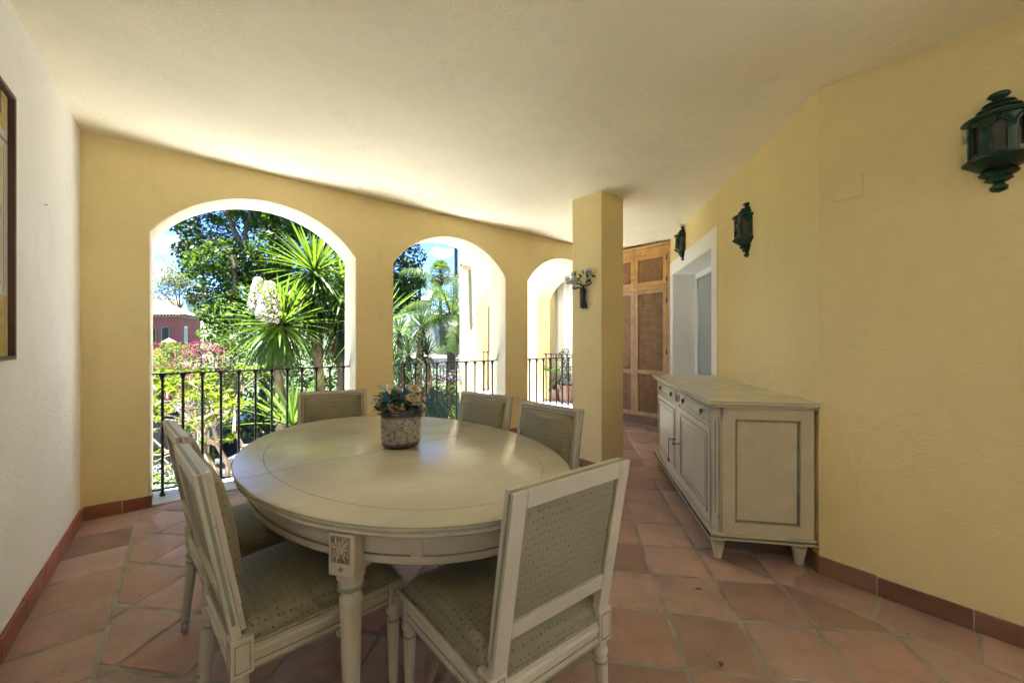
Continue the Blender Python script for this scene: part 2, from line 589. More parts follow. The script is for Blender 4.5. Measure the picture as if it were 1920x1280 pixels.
for k in range(4):                                      # border row along the lantern wall
    y1 = .652 - k * .3145
    bb, c0 = tile_mesh([(2.42, y1 - .30), (RW - .017, y1 - .30), (RW - .017, y1), (2.42, y1)], rs)
    o = obj('tile', bb, M_TILE, floor, smooth=50, fix=False); me = o.data; bpy.data.objects.remove(o); put_tile(me, *c0, 0)

cp = [(LW - .3, BACK - .3), (RW + .46, BACK - .3), (RW + .46, .2), (6.2, 2.9), (6.2, 4.2), (LW - .3, 4.2)]
v = [(x, y, ceil_z(y)) for x, y in cp] + [(x, y, 3.2) for x, y in cp]
n = len(cp)
b = B().add(v, [tuple(range(n)), tuple(range(2 * n - 1, n - 1, -1))] + [(i, (i + 1) % n, n + (i + 1) % n, n + i) for i in range(n)])
tag(obj('ceiling', b, M_CEIL, smooth=0), 'cream plaster ceiling of the covered porch', 'ceiling', kind='structure')

ARCHES = [(-.217, 1.321), (1.719, 3.262), (3.66, 5.20)]
SPRING, RISE = 2.10, .405


def arch_curve(x0, x1, n=20, spring=SPRING, rise=RISE):
    h = (x1 - x0) / 2; rad = (h * h + rise * rise) / (2 * rise); a = math.asin(h / rad); c = (x0 + x1) / 2
    return [(c + rad * math.sin(-a + 2 * a * i / n), spring + rise - rad + rad * math.cos(-a + 2 * a * i / n)) for i in range(n + 1)]


def arcade(b, xs, xe, zb, zt, arches, y0, y1, M=None, sill=0.0):
    """solid wall in the xz plane with arched openings; face groups: 0 wall, 1 reveal"""
    def quad(x0, z0, x1, z1, z2=None, z3=None):
        z2 = z1 if z2 is None else z2
        for y, fl in ((y0, 1), (y1, 0)):
            v = [(x0, y, z0[0]), (x1, y, z0[1]), (x1, y, z1[1]), (x0, y, z1[0])]
            b.add(v, [(0, 1, 2, 3) if fl else (3, 2, 1, 0)], M, 0)
    cuts = [xs]
    for a0, a1 in arches: cuts += [a0, a1]
    cuts.append(xe)
    for i in range(0, len(cuts), 2):
        x0, x1 = cuts[i], cuts[i + 1]
        quad(x0, (sill, sill), x1, (SPRING, SPRING)); quad(x0, (SPRING, SPRING), x1, (zt, zt)); quad(x0, (zb, zb), x1, (sill, sill))
    for a0, a1 in arches:
        c = arch_curve(a0, a1)
        for (xa, za), (xb, zb_) in zip(c[:-1], c[1:]):
            quad(xa, (za, zb_), xb, (zt, zt))
            b.add([(xa, y0, za), (xb, y0, zb_), (xb, y1, zb_), (xa, y1, za)], [(0, 1, 2, 3)], M, 1)
            quad(xa, (zb, zb), xb, (sill, sill))
        for x in (a0, a1):
            b.add([(x, y0, sill), (x, y0, SPRING), (x, y1, SPRING), (x, y1, sill)], [(0, 1, 2, 3)], M, 1)
        xs_ = [p[0] for p in c]
        for xa, xb in zip(xs_[:-1], xs_[1:]):
            b.add([(xa, y0, sill), (xb, y0, sill), (xb, y1, sill), (xa, y1, sill)], [(0, 1, 2, 3)], M, 1)
    return b


b = arcade(B(), LW - .4, 5.5, -2.0, 5.6, ARCHES, ARCH_Y0, ARCH_Y1, sill=-.012)
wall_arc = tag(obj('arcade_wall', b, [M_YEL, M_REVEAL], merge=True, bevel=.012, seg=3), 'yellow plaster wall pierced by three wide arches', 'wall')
for a0, a1 in ARCHES:
    obj('threshold', B().box(a0 + .004, a1 - .004, ARCH_Y0 + .006, ARCH_Y1 + .05, -.003, .008), M_STONE, floor, bevel=.004)

b = B().box(LW - .3, LW, BACK, ARCH_Y0 + .02, -.3, 2.80)
wall_l = tag(obj('side_wall', b, M_WHITE, smooth=0), 'white plaster side wall with the framed picture', 'wall')
b = B().box(RW, RW + .5, BACK, .35, -.3, 2.80)
b.prism([(RW, .35), (RW + .5, .35), (RW + .5 + .02, .60 - .0), (RW, .60)], -.3, 2.80)
b = B().prism([(RW, SIDE_END), (RW + .45, SIDE_END), (RW + .45, .60 + .28), (RW, .60)], -.3, 2.80)
wall_r = tag(obj('lantern_wall', b, M_YEL, smooth=0, bevel=.008, seg=3), 'yellow plaster wall with the largest looking green lantern, right edge', 'wall')

# door wall, local x along the wall from the corner, local y into the porch
S0, S1, DTOP = 1.758, 3.381, 2.19
wall_d = thing('door_wall', 'yellow plaster wall with white bordered doorway behind the sideboard', 'wall', tuple(D0), DANG)
b = B()
b.box(.0, S0, -.42, 0, -.3, 2.80); b.box(S1, DLEN + .02, -.42, 0, -.3, 2.80); b.box(S0, S1, -.42, 0, DTOP, 2.80)
obj('wall', b, M_YEL, wall_d, smooth=0)
M_PAINTW = pbr('white_door_paint', (.88, .88, .88), .55, .02, 3, .1, 120)
b = B()
b.box(S0 - .165, S0 + .001, .002, .006, .0, 2.365); b.box(S1 - .001, DLEN - .002, .002, .006, .0, 2.365); b.box(S0 + .001, S1 - .001, .002, .006, DTOP + .001, 2.365)
obj('door_surround', b, M_PAINTW, wall_d, smooth=0)
b = B()
b.box(S0 - .0, S0 + .006, -.40, .004, .0, DTOP - .001); b.box(S1 - .006, S1, -.40, .004, .0, DTOP - .001); b.box(S0 + .006, S1 - .006, -.40, .004, DTOP - .007, DTOP - .001)
obj('door_reveal', b, M_PAINTW, wall_d, smooth=0)
dr = thing('glazed_door', 'white framed glazed door in the doorway behind the sideboard', 'door', tuple(D0), DANG)
M_GLASS = pbr('dim_grey_glass', (.34, .36, .38), .12, .05, 2, 0, spec=.5)
for i, (a, c) in enumerate(((S0 + .008, (S0 + S1) / 2 + .02), ((S0 + S1) / 2 + .022, S1 - .008))):
    yy = -.335
    b = B().ring((a, c), (.01, DTOP - .01), (a + .07, c - .07), (.10, DTOP - .08), yy, yy + .045)
    f = obj('door_frame', b, M_PAINTW, dr, bevel=.004)
    obj('pane', B().box(a + .065, c - .065, yy + .016, yy + .024, .095, DTOP - .075), M_GLASS, dr, smooth=0)
obj('door_handle', B().box((S0 + S1) / 2 - .03, (S0 + S1) / 2 - .012, -.29, -.25, .98, 1.12), M_PAINTW, dr, bevel=.004)

# wall behind the photographer
b = B().box(LW - .3, RW + .45, BACK - .3, BACK, -.3, 2.8)
tag(obj('back_wall', b, M_YEL, smooth=0), 'yellow wall behind the viewer', 'wall')

# square column
CX0, CX1, CY0, CY1 = 3.06, 3.41, 2.365, 2.74
col = thing('square_column', 'square yellow plaster column standing between table and cupboard', 'column', ((CX0 + CX1) / 2, (CY0 + CY1) / 2, 0))
hw, hd = (CX1 - CX0) / 2, (CY1 - CY0) / 2
obj('shaft', B().box(-hw, hw, -hd, hd, -.02, 2.72), M_YEL, col, bevel=.008, seg=3)
for a, c, e, f in ((-hw - .014, hw + .014, -hd - .014, -hd), (-hw - .014, hw + .014, hd, hd + .014), (-hw - .014, -hw, -hd, hd), (hw, hw + .014, -hd, hd)):
    obj('skirting_tile', B().box(a, c, e, f, 0, .085), M_SKIRT2, col, bevel=.002)


def skirting(parent, p0, p1, nrm, mat, L=.315, h=.088, t=.015, start=0):
    p0 = Vector((*p0, 0)); p1 = Vector((*p1, 0)); d = (p1 - p0); n = d.length; d.normalize(); nv = Vector((*nrm, 0))
    s = start
    while s < n - .01:
        e = min(s + L - .006, n)
        a = p0 + d * max(s, 0); c = p0 + d * e
        hh = h + rs.uniform(-.004, .004)
        poly = [(a.x, a.y), (c.x, c.y), (c.x + nv.x * t, c.y + nv.y * t), (a.x + nv.x * t, a.y + nv.y * t)]
        mx = sum(q[0] for q in poly) / 4; my = sum(q[1] for q in poly) / 4
        poly = [(q[0] - mx, q[1] - my) for q in poly]
        o = obj('skirting_tile', B().prism(poly, -.006, hh), mat, parent, bevel=.003, loc=(mx, my, 0))
        s += L


skirting(wall_l, (LW, .6), (LW, 4.075), (1, 0), M_SKIRT, start=0)
skirting(wall_arc, (LW + .016, 4.09), (-.205, 4.09), (0, -1), M_SKIRT, L=.2)
skirting(wall_arc, (1.31, 4.09), (1.73, 4.09), (0, -1), M_SKIRT)
skirting(wall_arc, (3.25, 4.09), (3.67, 4.09), (0, -1), M_SKIRT)
skirting(wall_r, (RW, SIDE_END), (RW, .60), (-1, 0), M_SKIRT2, start=-.06)
skirting(wall_d, (0, 0), (S0 - .17, 0), (0, 1), M_SKIRT2)
# joints between the brown skirting tiles are filled with pale mortar
obj('skirting_mortar', B().box(RW - .011, RW, SIDE_END, .60, -.005, .083), M_GROUT, wall_r, smooth=0)


# ------------------------------------------------------------------ iron railings
def quatrefoil(b, c, s, ax):
    """wrought clover outline round (0,c) in the plane spanned by ax and z"""
    pts = []
    for q in range(4):
        a0 = q * math.pi / 2
        for i in range(9):
            t = -1.15 + 2.3 * i / 8
            rr = .62 * s
            pts.append((math.cos(a0) * s * .62 + math.cos(a0 + t * 1.25) * s * .46, math.sin(a0) * s * .62 + math.sin(a0 + t * 1.25) * s * .46))
    b.tube([(x * .78, 0, c + y) for x, y in pts], .0065, 6, closed=True)
    for sg in (-1, 1):
        b.sphere((0, 0, c + sg * s * 1.22), .012, 8, 6)
    return b


def railing(name, label, length, nbars, loc, rz, orn=True, group='iron railings of the arches'):
    t = thing(name, label, 'railing', loc, rz, group)
    obj('top_rail', B().box(-length / 2, length / 2, -.02, .02, .992, 1.004), M_IRON, t, bevel=.002)
    obj('bottom_rail', B().box(-length / 2, length / 2, -.015, .015, .055, .067), M_IRON, t, bevel=.002)
    pitch = length / nbars
    prof = [(.006, .0), (.020, .002), (.020, .018), (.014, .03), (.0105, .045), (.0105, .93), (.012, .935), (.012, .95), (.016, .955), (.018, .968), (.022, .975), (.022, .992)]
    first = None
    for i in range(nbars):
        x = -length / 2 + pitch * (i + .5)
        if first is None:
            first = obj('baluster', B().lathe(prof, 10), M_IRON, t); o = first
        else:
            o = bpy.data.objects.new('baluster', first.data); C.objects.link(o); o.parent = t
        o.location = (x, 0, .006)
        if orn and i == nbars // 2:
            q = B(); quatrefoil(q, .525, .085, 0)
            obj('clover_ornament', q, M_IRON, t, loc=(x, -.012, 0))
    return t


railing('iron_railing', 'black iron railing in the wide left arch', 1.535, 12, (.552, 4.29, 0), 0)
railing('iron_railing', 'black iron railing in the middle arch behind the flowers', 1.54, 11, (2.49, 4.29, 0), 0)
railing('iron_railing', 'black iron railing in the arch half hidden by the column', 1.537, 11, (4.43, 4.29, 0), 0)

# ------------------------------------------------------------------ furniture materials
M_CREAM = pbr('antique_cream_paint', (.54, .49, .385), .36, .07, 9, .12, 140, speck=((.22, .155, .10), 95, .47), streak=((.46, .41, .31), (60, 60, 4), .2))
M_CREAMTOP = pbr('varnished_cream_top', (.58, .53, .41), .22, .07, 5, .06, 40, speck=((.22, .15, .09), 60, .47), streak=((.48, .43, .31), (3, 40, 3), .4))
M_GREEN = pbr('sage_green_line', (.27, .285, .195), .5, .15, 15)
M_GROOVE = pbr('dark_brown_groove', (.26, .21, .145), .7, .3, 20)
M_BRASS = pbr('dark_iron_fitting', (.06, .055, .05), .35, .2, 30, metal=.8)
M_CORD = pbr('gimp_braid', (.30, .28, .17), .8, .2, 90, .5, 300)


def fabric():
    m, n, l, p = nodes('sage_dotted_fabric')
    tc = n.new('ShaderNodeTexCoord'); sp = n.new('ShaderNodeSeparateXYZ')
    wob = noise(n, l, 9, 2, 'UV'); wsc = n.new('ShaderNodeVectorMath'); wsc.operation = 'MULTIPLY_ADD'; wsc.inputs[1].default_value = (.016, .016, 0)
    l.new(wob.outputs['Color'], wsc.inputs[0]); l.new(tc.outputs['UV'], wsc.inputs[2]); l.new(wsc.outputs[0], sp.inputs[0])

    def mth(op, a, b_=None, c=None):
        q = n.new('ShaderNodeMath'); q.operation = op
        for i, x in enumerate((a, b_, c)):
            if x is None: continue
            if isinstance(x, (int, float)): q.inputs[i].default_value = x
            else: l.new(x, q.inputs[i])
        return q.outputs[0]

    def dots(du, dv, pu, pv, r, slant):
        v_ = mth('DIVIDE', mth('ADD', sp.outputs['Y'], dv), pv)
        row = mth('FLOOR', v_)
        u_ = mth('ADD', mth('DIVIDE', mth('ADD', sp.outputs['X'], du), pu), mth('MULTIPLY', mth('FLOORED_MODULO', row, 2.0), .5))
        fx = mth('MULTIPLY', mth('SUBTRACT', mth('FRACT', u_), .5), pu); fy = mth('MULTIPLY', mth('SUBTRACT', mth('FRACT', v_), .5), pv)
        fx2 = mth('MULTIPLY_ADD', fy, slant, fx)
        d = mth('SQRT', mth('ADD', mth('MULTIPLY', fx2, fx2), mth('MULTIPLY', mth('MULTIPLY', fy, fy), .6)))
        f = n.new('ShaderNodeMapRange'); f.inputs['From Min'].default_value = r * 1.25; f.inputs['From Max'].default_value = r * .8
        l.new(d, f.inputs['Value'])
        return f.outputs[0]
    nz = noise(n, l, 420, 2, 'UV'); nb = noise(n, l, 5, 3, 'UV')
    base = ramp(n, l, nb.outputs['Fac'], [(.3, (.225, .20, .115)), (.7, (.27, .245, .148))])
    f1 = dots(0, 0, .031, .0225, .0027, .5); f2 = dots(.0155, 0, .031, .0225, .0042, 0)
    m1 = n.new('ShaderNodeMix'); m1.data_type = 'RGBA'; l.new(mth('MULTIPLY', f2, .45), m1.inputs['Factor']); l.new(base.outputs[0], m1.inputs['A']); m1.inputs['B'].default_value = (.15, .17, .11, 1)
    m2 = n.new('ShaderNodeMix'); m2.data_type = 'RGBA'; l.new(mth('MULTIPLY', f1, .85), m2.inputs['Factor']); l.new(m1.outputs['Result'], m2.inputs['A']); m2.inputs['B'].default_value = (.17, .05, .018, 1)
    l.new(m2.outputs['Result'], p.inputs['Base Color']); p.inputs['Roughness'].default_value = .62
    p.inputs['Sheen Weight'].default_value = .15
    h = mth('ADD', mth('MULTIPLY', nz.outputs['Fac'], .25), mth('ADD', f1, mth('MULTIPLY', f2, .6)))
    b = n.new('ShaderNodeBump'); b.inputs['Strength'].default_value = .4; b.inputs['Distance'].default_value = .0015
    l.new(h, b.inputs['Height']); l.new(b.outputs[0], p.inputs['Normal'])
    return m


M_FAB = fabric()


def cushion(b, x0, x1, y0, y1, z0, h, edge=.03, nx=18, ny=18, wx=None, M=None):
    """domed pad; wx(y) may scale the width along y"""
    def prof(t):                       # 0 at border .. 1 inside
        return math.sqrt(max(0, 1 - (1 - min(1, t)) ** 2))
    idx = {}
    v = []
    for j in range(ny + 1):
        for i in range(nx + 1):
            # cluster samples towards the border
            u = .5 - .5 * math.cos(math.pi * i / nx); w = .5 - .5 * math.cos(math.pi * j / ny)
            y = y0 + (y1 - y0) * w
            k = wx(w) if wx else 1
            xm = (x0 + x1) / 2; x = xm + (x0 + (x1 - x0) * u - xm) * k
            dx = min(u, 1 - u) * (x1 - x0); dy = min(w, 1 - w) * (y1 - y0)
            e = prof(dx / edge) * prof(dy / edge)
            dome = math.sin(math.pi * u) ** .6 * math.sin(math.pi * w) ** .6 if 0 < u < 1 and 0 < w < 1 else 0
            z = z0 + h * (.62 * e + .38 * dome)
            v.append((x, y, z))
    f = []
    for j in range(ny):
        for i in range(nx):
            a = j * (nx + 1) + i
            f.append((a, a + 1, a + nx + 2, a + nx + 1))
    return b.add(v, f, M)


# ------------------------------------------------------------------ dining chair (front towards +y)
def make_chair(label, loc, rz):
    t = thing('dining_chair', label, 'chair', loc, rz, 'chairs round the oval table')
    fl = [(.010, 0), (.0135, .004), (.0165, .018), (.0150, .030), (.0125, .034), (.0150, .038), (.0150, .046), (.0135, .050), (.0205, .285), (.0215, .295), (.0215, .302), (.0165, .310), (.0165, .316), (.024, .322), (.0255, .330), (.022, .340), (.022, .372)]
    leg_b = B().lathe(fl, 40, flute=(10, .13, .052, .286))
    lead = None
    for sx in (-1, 1):
        for fy in (1, 0):
            if lead is None:
                o = obj('leg', leg_b, M_CREAM, t, smooth=50); lead = o.data
            else:
                o = bpy.data.objects.new('leg', lead); C.objects.link(o); o.parent = t
            o.location = (sx * (.226 if fy else .198), .222 if fy else -.222, 0)
            if not fy:
                o.rotation_euler = (R(-5), 0, 0); o.location = (sx * .198, -.254, 0)
            for z0 in ((.037,), (.299,)):
                pass
            rb = B().lathe([(.0152, .0385), (.0162, .042), (.0152, .0455)], 20, cap=False).lathe([(.0217, .2945), (.0225, .2985), (.0217, .3025)], 20, cap=False)
            obj('leg_ring', rb, M_GREEN, o)
    # corner blocks with little rosettes
    for sx in (-1, 1):
        for fy in (1, 0):
            x = sx * (.226 if fy else .198); y = .222 if fy else -.222
            bl = obj('corner_block', B().box(x - .027, x + .027, y - .027, y + .027, .362, .436 if fy else .462), M_CREAM, t, bevel=.003)
            q = B()
            for (ax, s_) in ((0, sx), (1, 1 if fy else -1)):
                z0, z1 = .374, .428 if fy else .450
                if ax == 0:
                    Mx = Matrix.Translation((x + s_ * .0268, y, 0)) @ Matrix.Rotation(R(90) * s_, 4, 'Z')
                else:
                    Mx = Matrix.Translation((x, y + s_ * .0268, 0)) @ Matrix.Rotation(0 if s_ < 0 else R(180), 4, 'Z')
                q.ring((-.019, .019), (z0, z1), (-.0165, .0165), (z0 + .0025, z1 - .0025), -.0012, .001, Mx)
                if fy:
                    zc = (z0 + z1) / 2
                    for k in range(8):
                        a = k * math.pi / 4
                        q.sphere((math.cos(a) * .010, -.0005, zc + math.sin(a) * .013), .0042, 6, 4, (1, .5, 1.2), M=Mx)
            obj('rosette' if fy else 'block_panel', q, M_CREAMD if fy else M_GROOVE, bl)
    # seat rails, moulded
    def rail(p, q, nrm):
        p = Vector(p); q = Vector(q); d = q - p; L = d.length; a = math.atan2(d.y, d.x)
        Mx = Matrix.Translation(p) @ Matrix.Rotation(a, 4, 'Z')
        prof = [(0, .366), (-.020, .366), (-.020, .376), (-.012, .380), (-.012, .398), (-.020, .403), (-.020, .412), (-.014, .418), (-.014, .432), (0, .432)]
        v = []
        for x in (0, L):
            v += [(x, y_, z_) for y_, z_ in prof]
        n = len(prof)
        f = [(i, (i + 1) % n, n + (i + 1) % n, n + i) for i in range(n)] + [tuple(range(n)), tuple(range(2 * n - 1, n - 1, -1))]
        o = obj('seat_rail', B().add(v, f, Mx), M_CREAM, t, smooth=25)
        obj('accent_line', B().box(0, L, -.0208, -.0195, .3665, .3725, Mx), M_GREEN, o, smooth=0)
        obj('groove_line', B().box(0, L, -.0126, -.0118, .3805, .384, Mx), M_GROOVE, o, smooth=0)  # dark brown patina line laid along the moulding
    rail((-.199, .222, 0), (.199, .222, 0), 0) if False else None
    rail((.199, .226, 0), (-.199, .226, 0), 0)
    rail((-.171, -.226, 0), (.171, -.226, 0), 0)
    rail((.202, -.195, 0), (.229, .195, 0), 0)
    rail((-.229, .195, 0), (-.202, -.195, 0), 0)
    cb = cushion(B(), -.243, .243, -.236, .243, .430, .088, .045, 22, 22, wx=lambda w: .875 + .125 * w)
    cb.box(-.20, .20, -.20, .20, .40, .432)
    cu = obj('seat_cushion', cb, M_FAB, t, smooth=60, uv=True)
    lo = [(.243, .243), (-.243, .243), (-.2126, -.236), (.2126, -.236)]
    pts = []
    for i in range(4):
        p, q = lo[i], lo[(i + 1) % 4]
        for k in range(8):
            pts.append((p[0] + (q[0] - p[0]) * k / 8, p[1] + (q[1] - p[1]) * k / 8, .4365))
    obj('piping', B().tube(pts, .0055, 6, closed=True), M_CORD, cu)
    # back, built upright in its own frame then leaned
    T = Matrix.Translation((0, -.222, .445)) @ Matrix.Rotation(R(10), 4, 'X')
    H = .492; W = .212
    pst = .044
    for sx in (-1, 1):
        x0, x1 = sorted((sx * W, sx * (W - pst)))
        o = obj('back_post', B().box(x0, x1, -.020, .004, -.005, H, T), M_CREAM, t, bevel=.002)
        ox = sx * W
        a, c = sorted((ox + sx * .0012, ox - sx * .004))
        obj('accent_line', B().box(a, c, -.0115, -.003, .06, H - .004, T), M_GREEN, o, smooth=0)
    o = obj('top_rail', B().box(-W + pst + .0005, W - pst - .0005, -.020, .004, H - .047, H, T), M_CREAM, t, bevel=.002)
    obj('accent_line', B().box(-W + .001, W - .001, -.0115, -.003, H - .006, H + .0012, T), M_GREEN, o, smooth=0)
    obj('lower_rail', B().box(-W + pst + .0005, W - pst - .0005, -.020, .006, .100, .145, T), M_CREAM, t, bevel=.002)
    # raised front moulding
    o = obj('back_moulding', B().ring((-W + .006, W - .006), (.104, H - .006), (-W + .022, W - .022), (.120, H - .022), .004, .020, T)
            .ring((-W + .028, W - .028), (.126, H - .028), (-W + .036, W - .036), (.134, H - .036), .004, .015, T), M_CREAM, t, bevel=.0025)
    obj('accent_line', B().ring((-W + .0222, W - .0222), (.1202, H - .0222), (-W + .0278, W - .0278), (.1258, H - .0278), .004, .011, T), M_GREEN, o, smooth=0)
    for sx in (-1, 1):
        x0, x1 = sorted((sx * (W - .006), sx * (W - .022)))
        obj('post_moulding', B().box(x0, x1, .004, .018, .03, .1035, T), M_CREAM, t, bevel=.002)
    Tf = T @ Matrix.Translation((0, .004, 0)) @ Matrix.Rotation(R(90), 4, 'X') @ Matrix.Scale(-1, 4, (0, 0, 1))
    pad = cushion(B(), -W + .037, W - .037, .135, H - .037, 0, .058, .030, 18, 18, M=Tf)
    cu = obj('back_cushion', pad, M_FAB, t, smooth=60, uv=True)
    x = W - .040
    pts = []
    for (p, q) in (((-x, .138), (x, .138)), ((x, .138), (x, H - .04)), ((x, H - .04), (-x, H - .04)), ((-x, H - .04), (-x, .138))):
        for k in range(6):
            pts.append(T @ Vector((p[0] + (q[0] - p[0]) * k / 6, .017, p[1] + (q[1] - p[1]) * k / 6)))
    obj('piping', B().tube(pts, .0055, 6, closed=True), M_CORD, cu)
    obj('back_panel', B().box(-W + pst + .001, W - pst - .001, -.0105, -.004, .1455, H - .0475, T), M_FAB, t, smooth=0, uv=True)
    return t


M_CREAMD = pbr('carved_cream_paint', (.40, .36, .27), .6, .35, 120)
chairs = [
    ('cream chair with back to the camera, nearest on the right of the table', (.775, .695), (.04, 1)),
    ('cream chair at the far end of the table by the left arch', (.765, 2.825), (-.235, -.97)),
    ('nearer cream chair on the left side of the table', (.015, 1.50), (.994, .11)),
    ('farther cream chair on the left side, nearest the white wall', (-.03, 2.04), (.994, .12)),
    ('farther cream chair on the right side beside the arch pier', (1.475, 2.06), (-.978, -.21)),
    ('nearer cream chair on the right side, in front of the column', (1.485, 1.49), (-1, -.05)),
]
proto = None
for label, (x, y), (fx, fy) in chairs:
    rz = math.atan2(fy, fx) - math.pi / 2
    f = Vector((fx, fy, 0)).normalized()
    p = Vector((x, y, 0)) + f * .30           # x,y marks the top of the back
    if proto is None:
        proto = make_chair(label, tuple(p), rz)
    else:
        dup(proto, tuple(p), rz, label)

# ------------------------------------------------------------------ oval dining table
tb = thing('dining_table', 'large oval cream table with carved leg blocks and a flower pot on it', 'table', (.773, 1.807, 0), R(3.4))
EA, EB = .636, .93


def ell(off, n=120, a=EA, bb=EB):
    o = []
    for i in range(n):
        t = 2 * math.pi * i / n
        x, y = a * math.cos(t), bb * math.sin(t)
        nx, ny = math.cos(t) / a, math.sin(t) / bb
        L = math.hypot(nx, ny)
        o.append((x + nx / L * off, y + ny / L * off))
    return o


def ell_sweep(b, prof, n=120, cap=(True, True), m=0):
    v = []
    for off, z in prof:
        v += [(x, y, z) for x, y in ell(off, n)]
    f = []
    for j in range(len(prof) - 1):
        for i in range(n):
            k = (i + 1) % n
            f.append((j * n + i, j * n + k, (j + 1) * n + k, (j + 1) * n + i))
    if cap[0]: f.append(tuple(range(n - 1, -1, -1)))
    if cap[1]: f.append(tuple(range((len(prof) - 1) * n, len(prof) * n)))
    return b.add(v, f, None, m)


top = obj('table_top', ell_sweep(B(), [(-.035, .722), (-.012, .724), (-.004, .730), (-.004, .737), (-.010, .742), (-.010, .7465), (-.001, .7475), (.0, .752), (-.002, .757), (-.007, .760)]), M_CREAMTOP, tb, smooth=35)
obj('accent_line', ell_sweep(B(), [(-.0095, .7425), (-.0085, .7445), (-.0095, .7465)], cap=(False, False)), M_GREEN, top)
obj('edge_line', ell_sweep(B(), [(-.0008, .7535), (.0006, .7548), (-.0022, .7575)], cap=(False, False)), M_GREEN, top)
obj('engraved_line', ell_sweep(B(), [(-.112, .7603), (-.1095, .7603)], cap=(False, False)), M_GROOVE, top, fix=False)
obj('seam', B().box(-EA + .004, EA - .004, -.0012, .0012, .7585, .7604), M_GROOVE, top, smooth=0)
apron = obj('apron', ell_sweep(B(), [(-.075, .628), (-.052, .628), (-.050, .632), (-.050, .650), (-.056, .653), (-.056, .700), (-.050, .704), (-.048, .7225)]), M_CREAM, tb, smooth=35)
obj('groove_line', ell_sweep(B(), [(-.0525, .6508), (-.0508, .6512), (-.0535, .6545)], cap=(False, False)), M_GROOVE, apron)
tl = [(.010, 0), (.016, .01), (.020, .03), (.017, .045), (.021, .052), (.021, .060), (.018, .064), (.031, .50), (.033, .512), (.033, .520), (.026, .528), (.026, .540), (.036, .548), (.038, .556), (.034, .566), (.034, .575), (.040, .582), (.040, .600)]
lg = B().lathe(tl, 48, flute=(12, .09, .068, .49))
lead = None
for sx in (-1, 1):
    for sy in (-1, 1):
        x, y = sx * .435, sy * .585
        Rr = Matrix.Translation((x, y, 0)) @ Matrix.Rotation(math.atan2(sy * .585 / EB ** 2, sx * .435 / EA ** 2) - 0, 4, 'Z')
        if lead is None:
            o = obj('leg', lg, M_CREAM, tb, smooth=50); lead = o.data
        else:
            o = bpy.data.objects.new('leg', lead); C.objects.link(o); o.parent = tb
        o.location = (x, y, 0)
        # block with carved leaf panel, sits flush with the apron
        bl = obj('leg_block', B().box(-.045, .046, -.043, .043, .60, .7215, Rr), M_CREAM, tb, bevel=.006)
        q = B()
        q.box(.0455, .0468, -.031, .031, .640, .7155, Rr)
        rosz = .678
        cv = B()
        Mr = Rr @ Matrix.Translation((.0465, 0, rosz)) @ Matrix.Rotation(R(90), 4, 'Y')
        for k in range(8):
            a = k * math.pi / 4 + R(22)
            cv.sphere((math.cos(a) * .0085, math.sin(a) * .0085, 0), .0045, 6, 4, (1, 1, .9), M=Mr)
        cv.sphere((0, 0, 0), .0045, 8, 5, M=Mr)
        for k in range(12):
            a = k * math.pi / 6
            rr_ = .0205 + (.010 if k % 3 else .003) * 1
            cv.tube([Mr @ Vector((math.cos(a) * .014, math.sin(a) * .013, .000)), Mr @ Vector((math.cos(a + .16) * .021 * 1.15, math.sin(a + .16) * .020, .003)), Mr @ Vector((max(-.035, min(.035, math.cos(a + .05) * rr_ * 1.35)), max(-.028, min(.028, math.sin(a + .05) * rr_)), .001))], [.0022, .0036, .0016], 6)
        ob = obj('panel_ground', q, M_GROOVE, bl, smooth=0)
        obj('carved_leaves', cv, M_CREAMD2 if 'M_CREAMD2' in globals() else M_CREAM, bl)
        Md = Rr @ Matrix.Translation((.0465, 0, .622)) @ Matrix.Rotation(R(45), 4, 'X')
        obj('diamond', B().box(-.001, .001, -.006, .006, -.006, .006, Md), M_GROOVE, bl, smooth=0)
        for s_ in (-1, 1):
            pass
        obj('leg_ring', B().lathe([(.0385, .549), (.0395, .556), (.0375, .562)], 28, cap=False, M=Matrix.Translation((x, y, 0))), M_GREEN, bl)
# end stiles that frame each apron panel
for t0 in (.72, 2.42, 3.86, 5.56, 1.0, 2.14, 4.14, 5.28):
    x, y = EA * math.cos(t0), EB * math.sin(t0)
    nx, ny = math.cos(t0) / EA, math.sin(t0) / EB; L = math.hypot(nx, ny)
    Ms = Matrix.Translation((x - nx / L * .054, y - ny / L * .054, 0)) @ Matrix.Rotation(math.atan2(ny, nx), 4, 'Z')
    obj('stile', B().box(-.01, .0035, -.018, .018, .6285, .7215, Ms), M_CREAM, apron, bevel=.002)

# ------------------------------------------------------------------ sideboard
sb = thing('sideboard', 'long cream sideboard with drawers and panelled doors against the yellow wall', 'sideboard', (2.295, 1.02, 0), R(41.0))
SL, SD, SH = 1.75, .575, .93
obj('top_board', B().box(0, SL, -SD, 0, SH - .026, SH), M_CREAMTOP, sb, bevel=.005, seg=3)
obj('accent_line', B().box(-.0006, SL + .0006, -SD - .0006, .0006, SH - .0085, SH - .005), M_GREEN, sb, smooth=0)
obj('cornice', B().box(.014, SL - .014, -SD + .01, -.014, SH - .046, SH - .0262), M_CREAM, sb, bevel=.008, seg=3)
obj('carcass', B().prism([(.040, -SD + .02), (SL - .040, -SD + .02), (SL - .040, -.075), (SL - .085, -.045), (.085, -.045), (.040, -.075)], .166, SH - .0462), M_CREAM, sb, bevel=.002)
obj('base_board', B().box(.008, SL - .008, -SD + .01, -.006, .135, .150).box(.018, SL - .018, -SD + .012, -.018, .1502, .166), M_CREAM, sb, bevel=.004)
obj('accent_line', B().box(.0075, SL - .0075, -SD + .0095, -.0055, .1455, .1500), M_GREEN, sb, smooth=0)
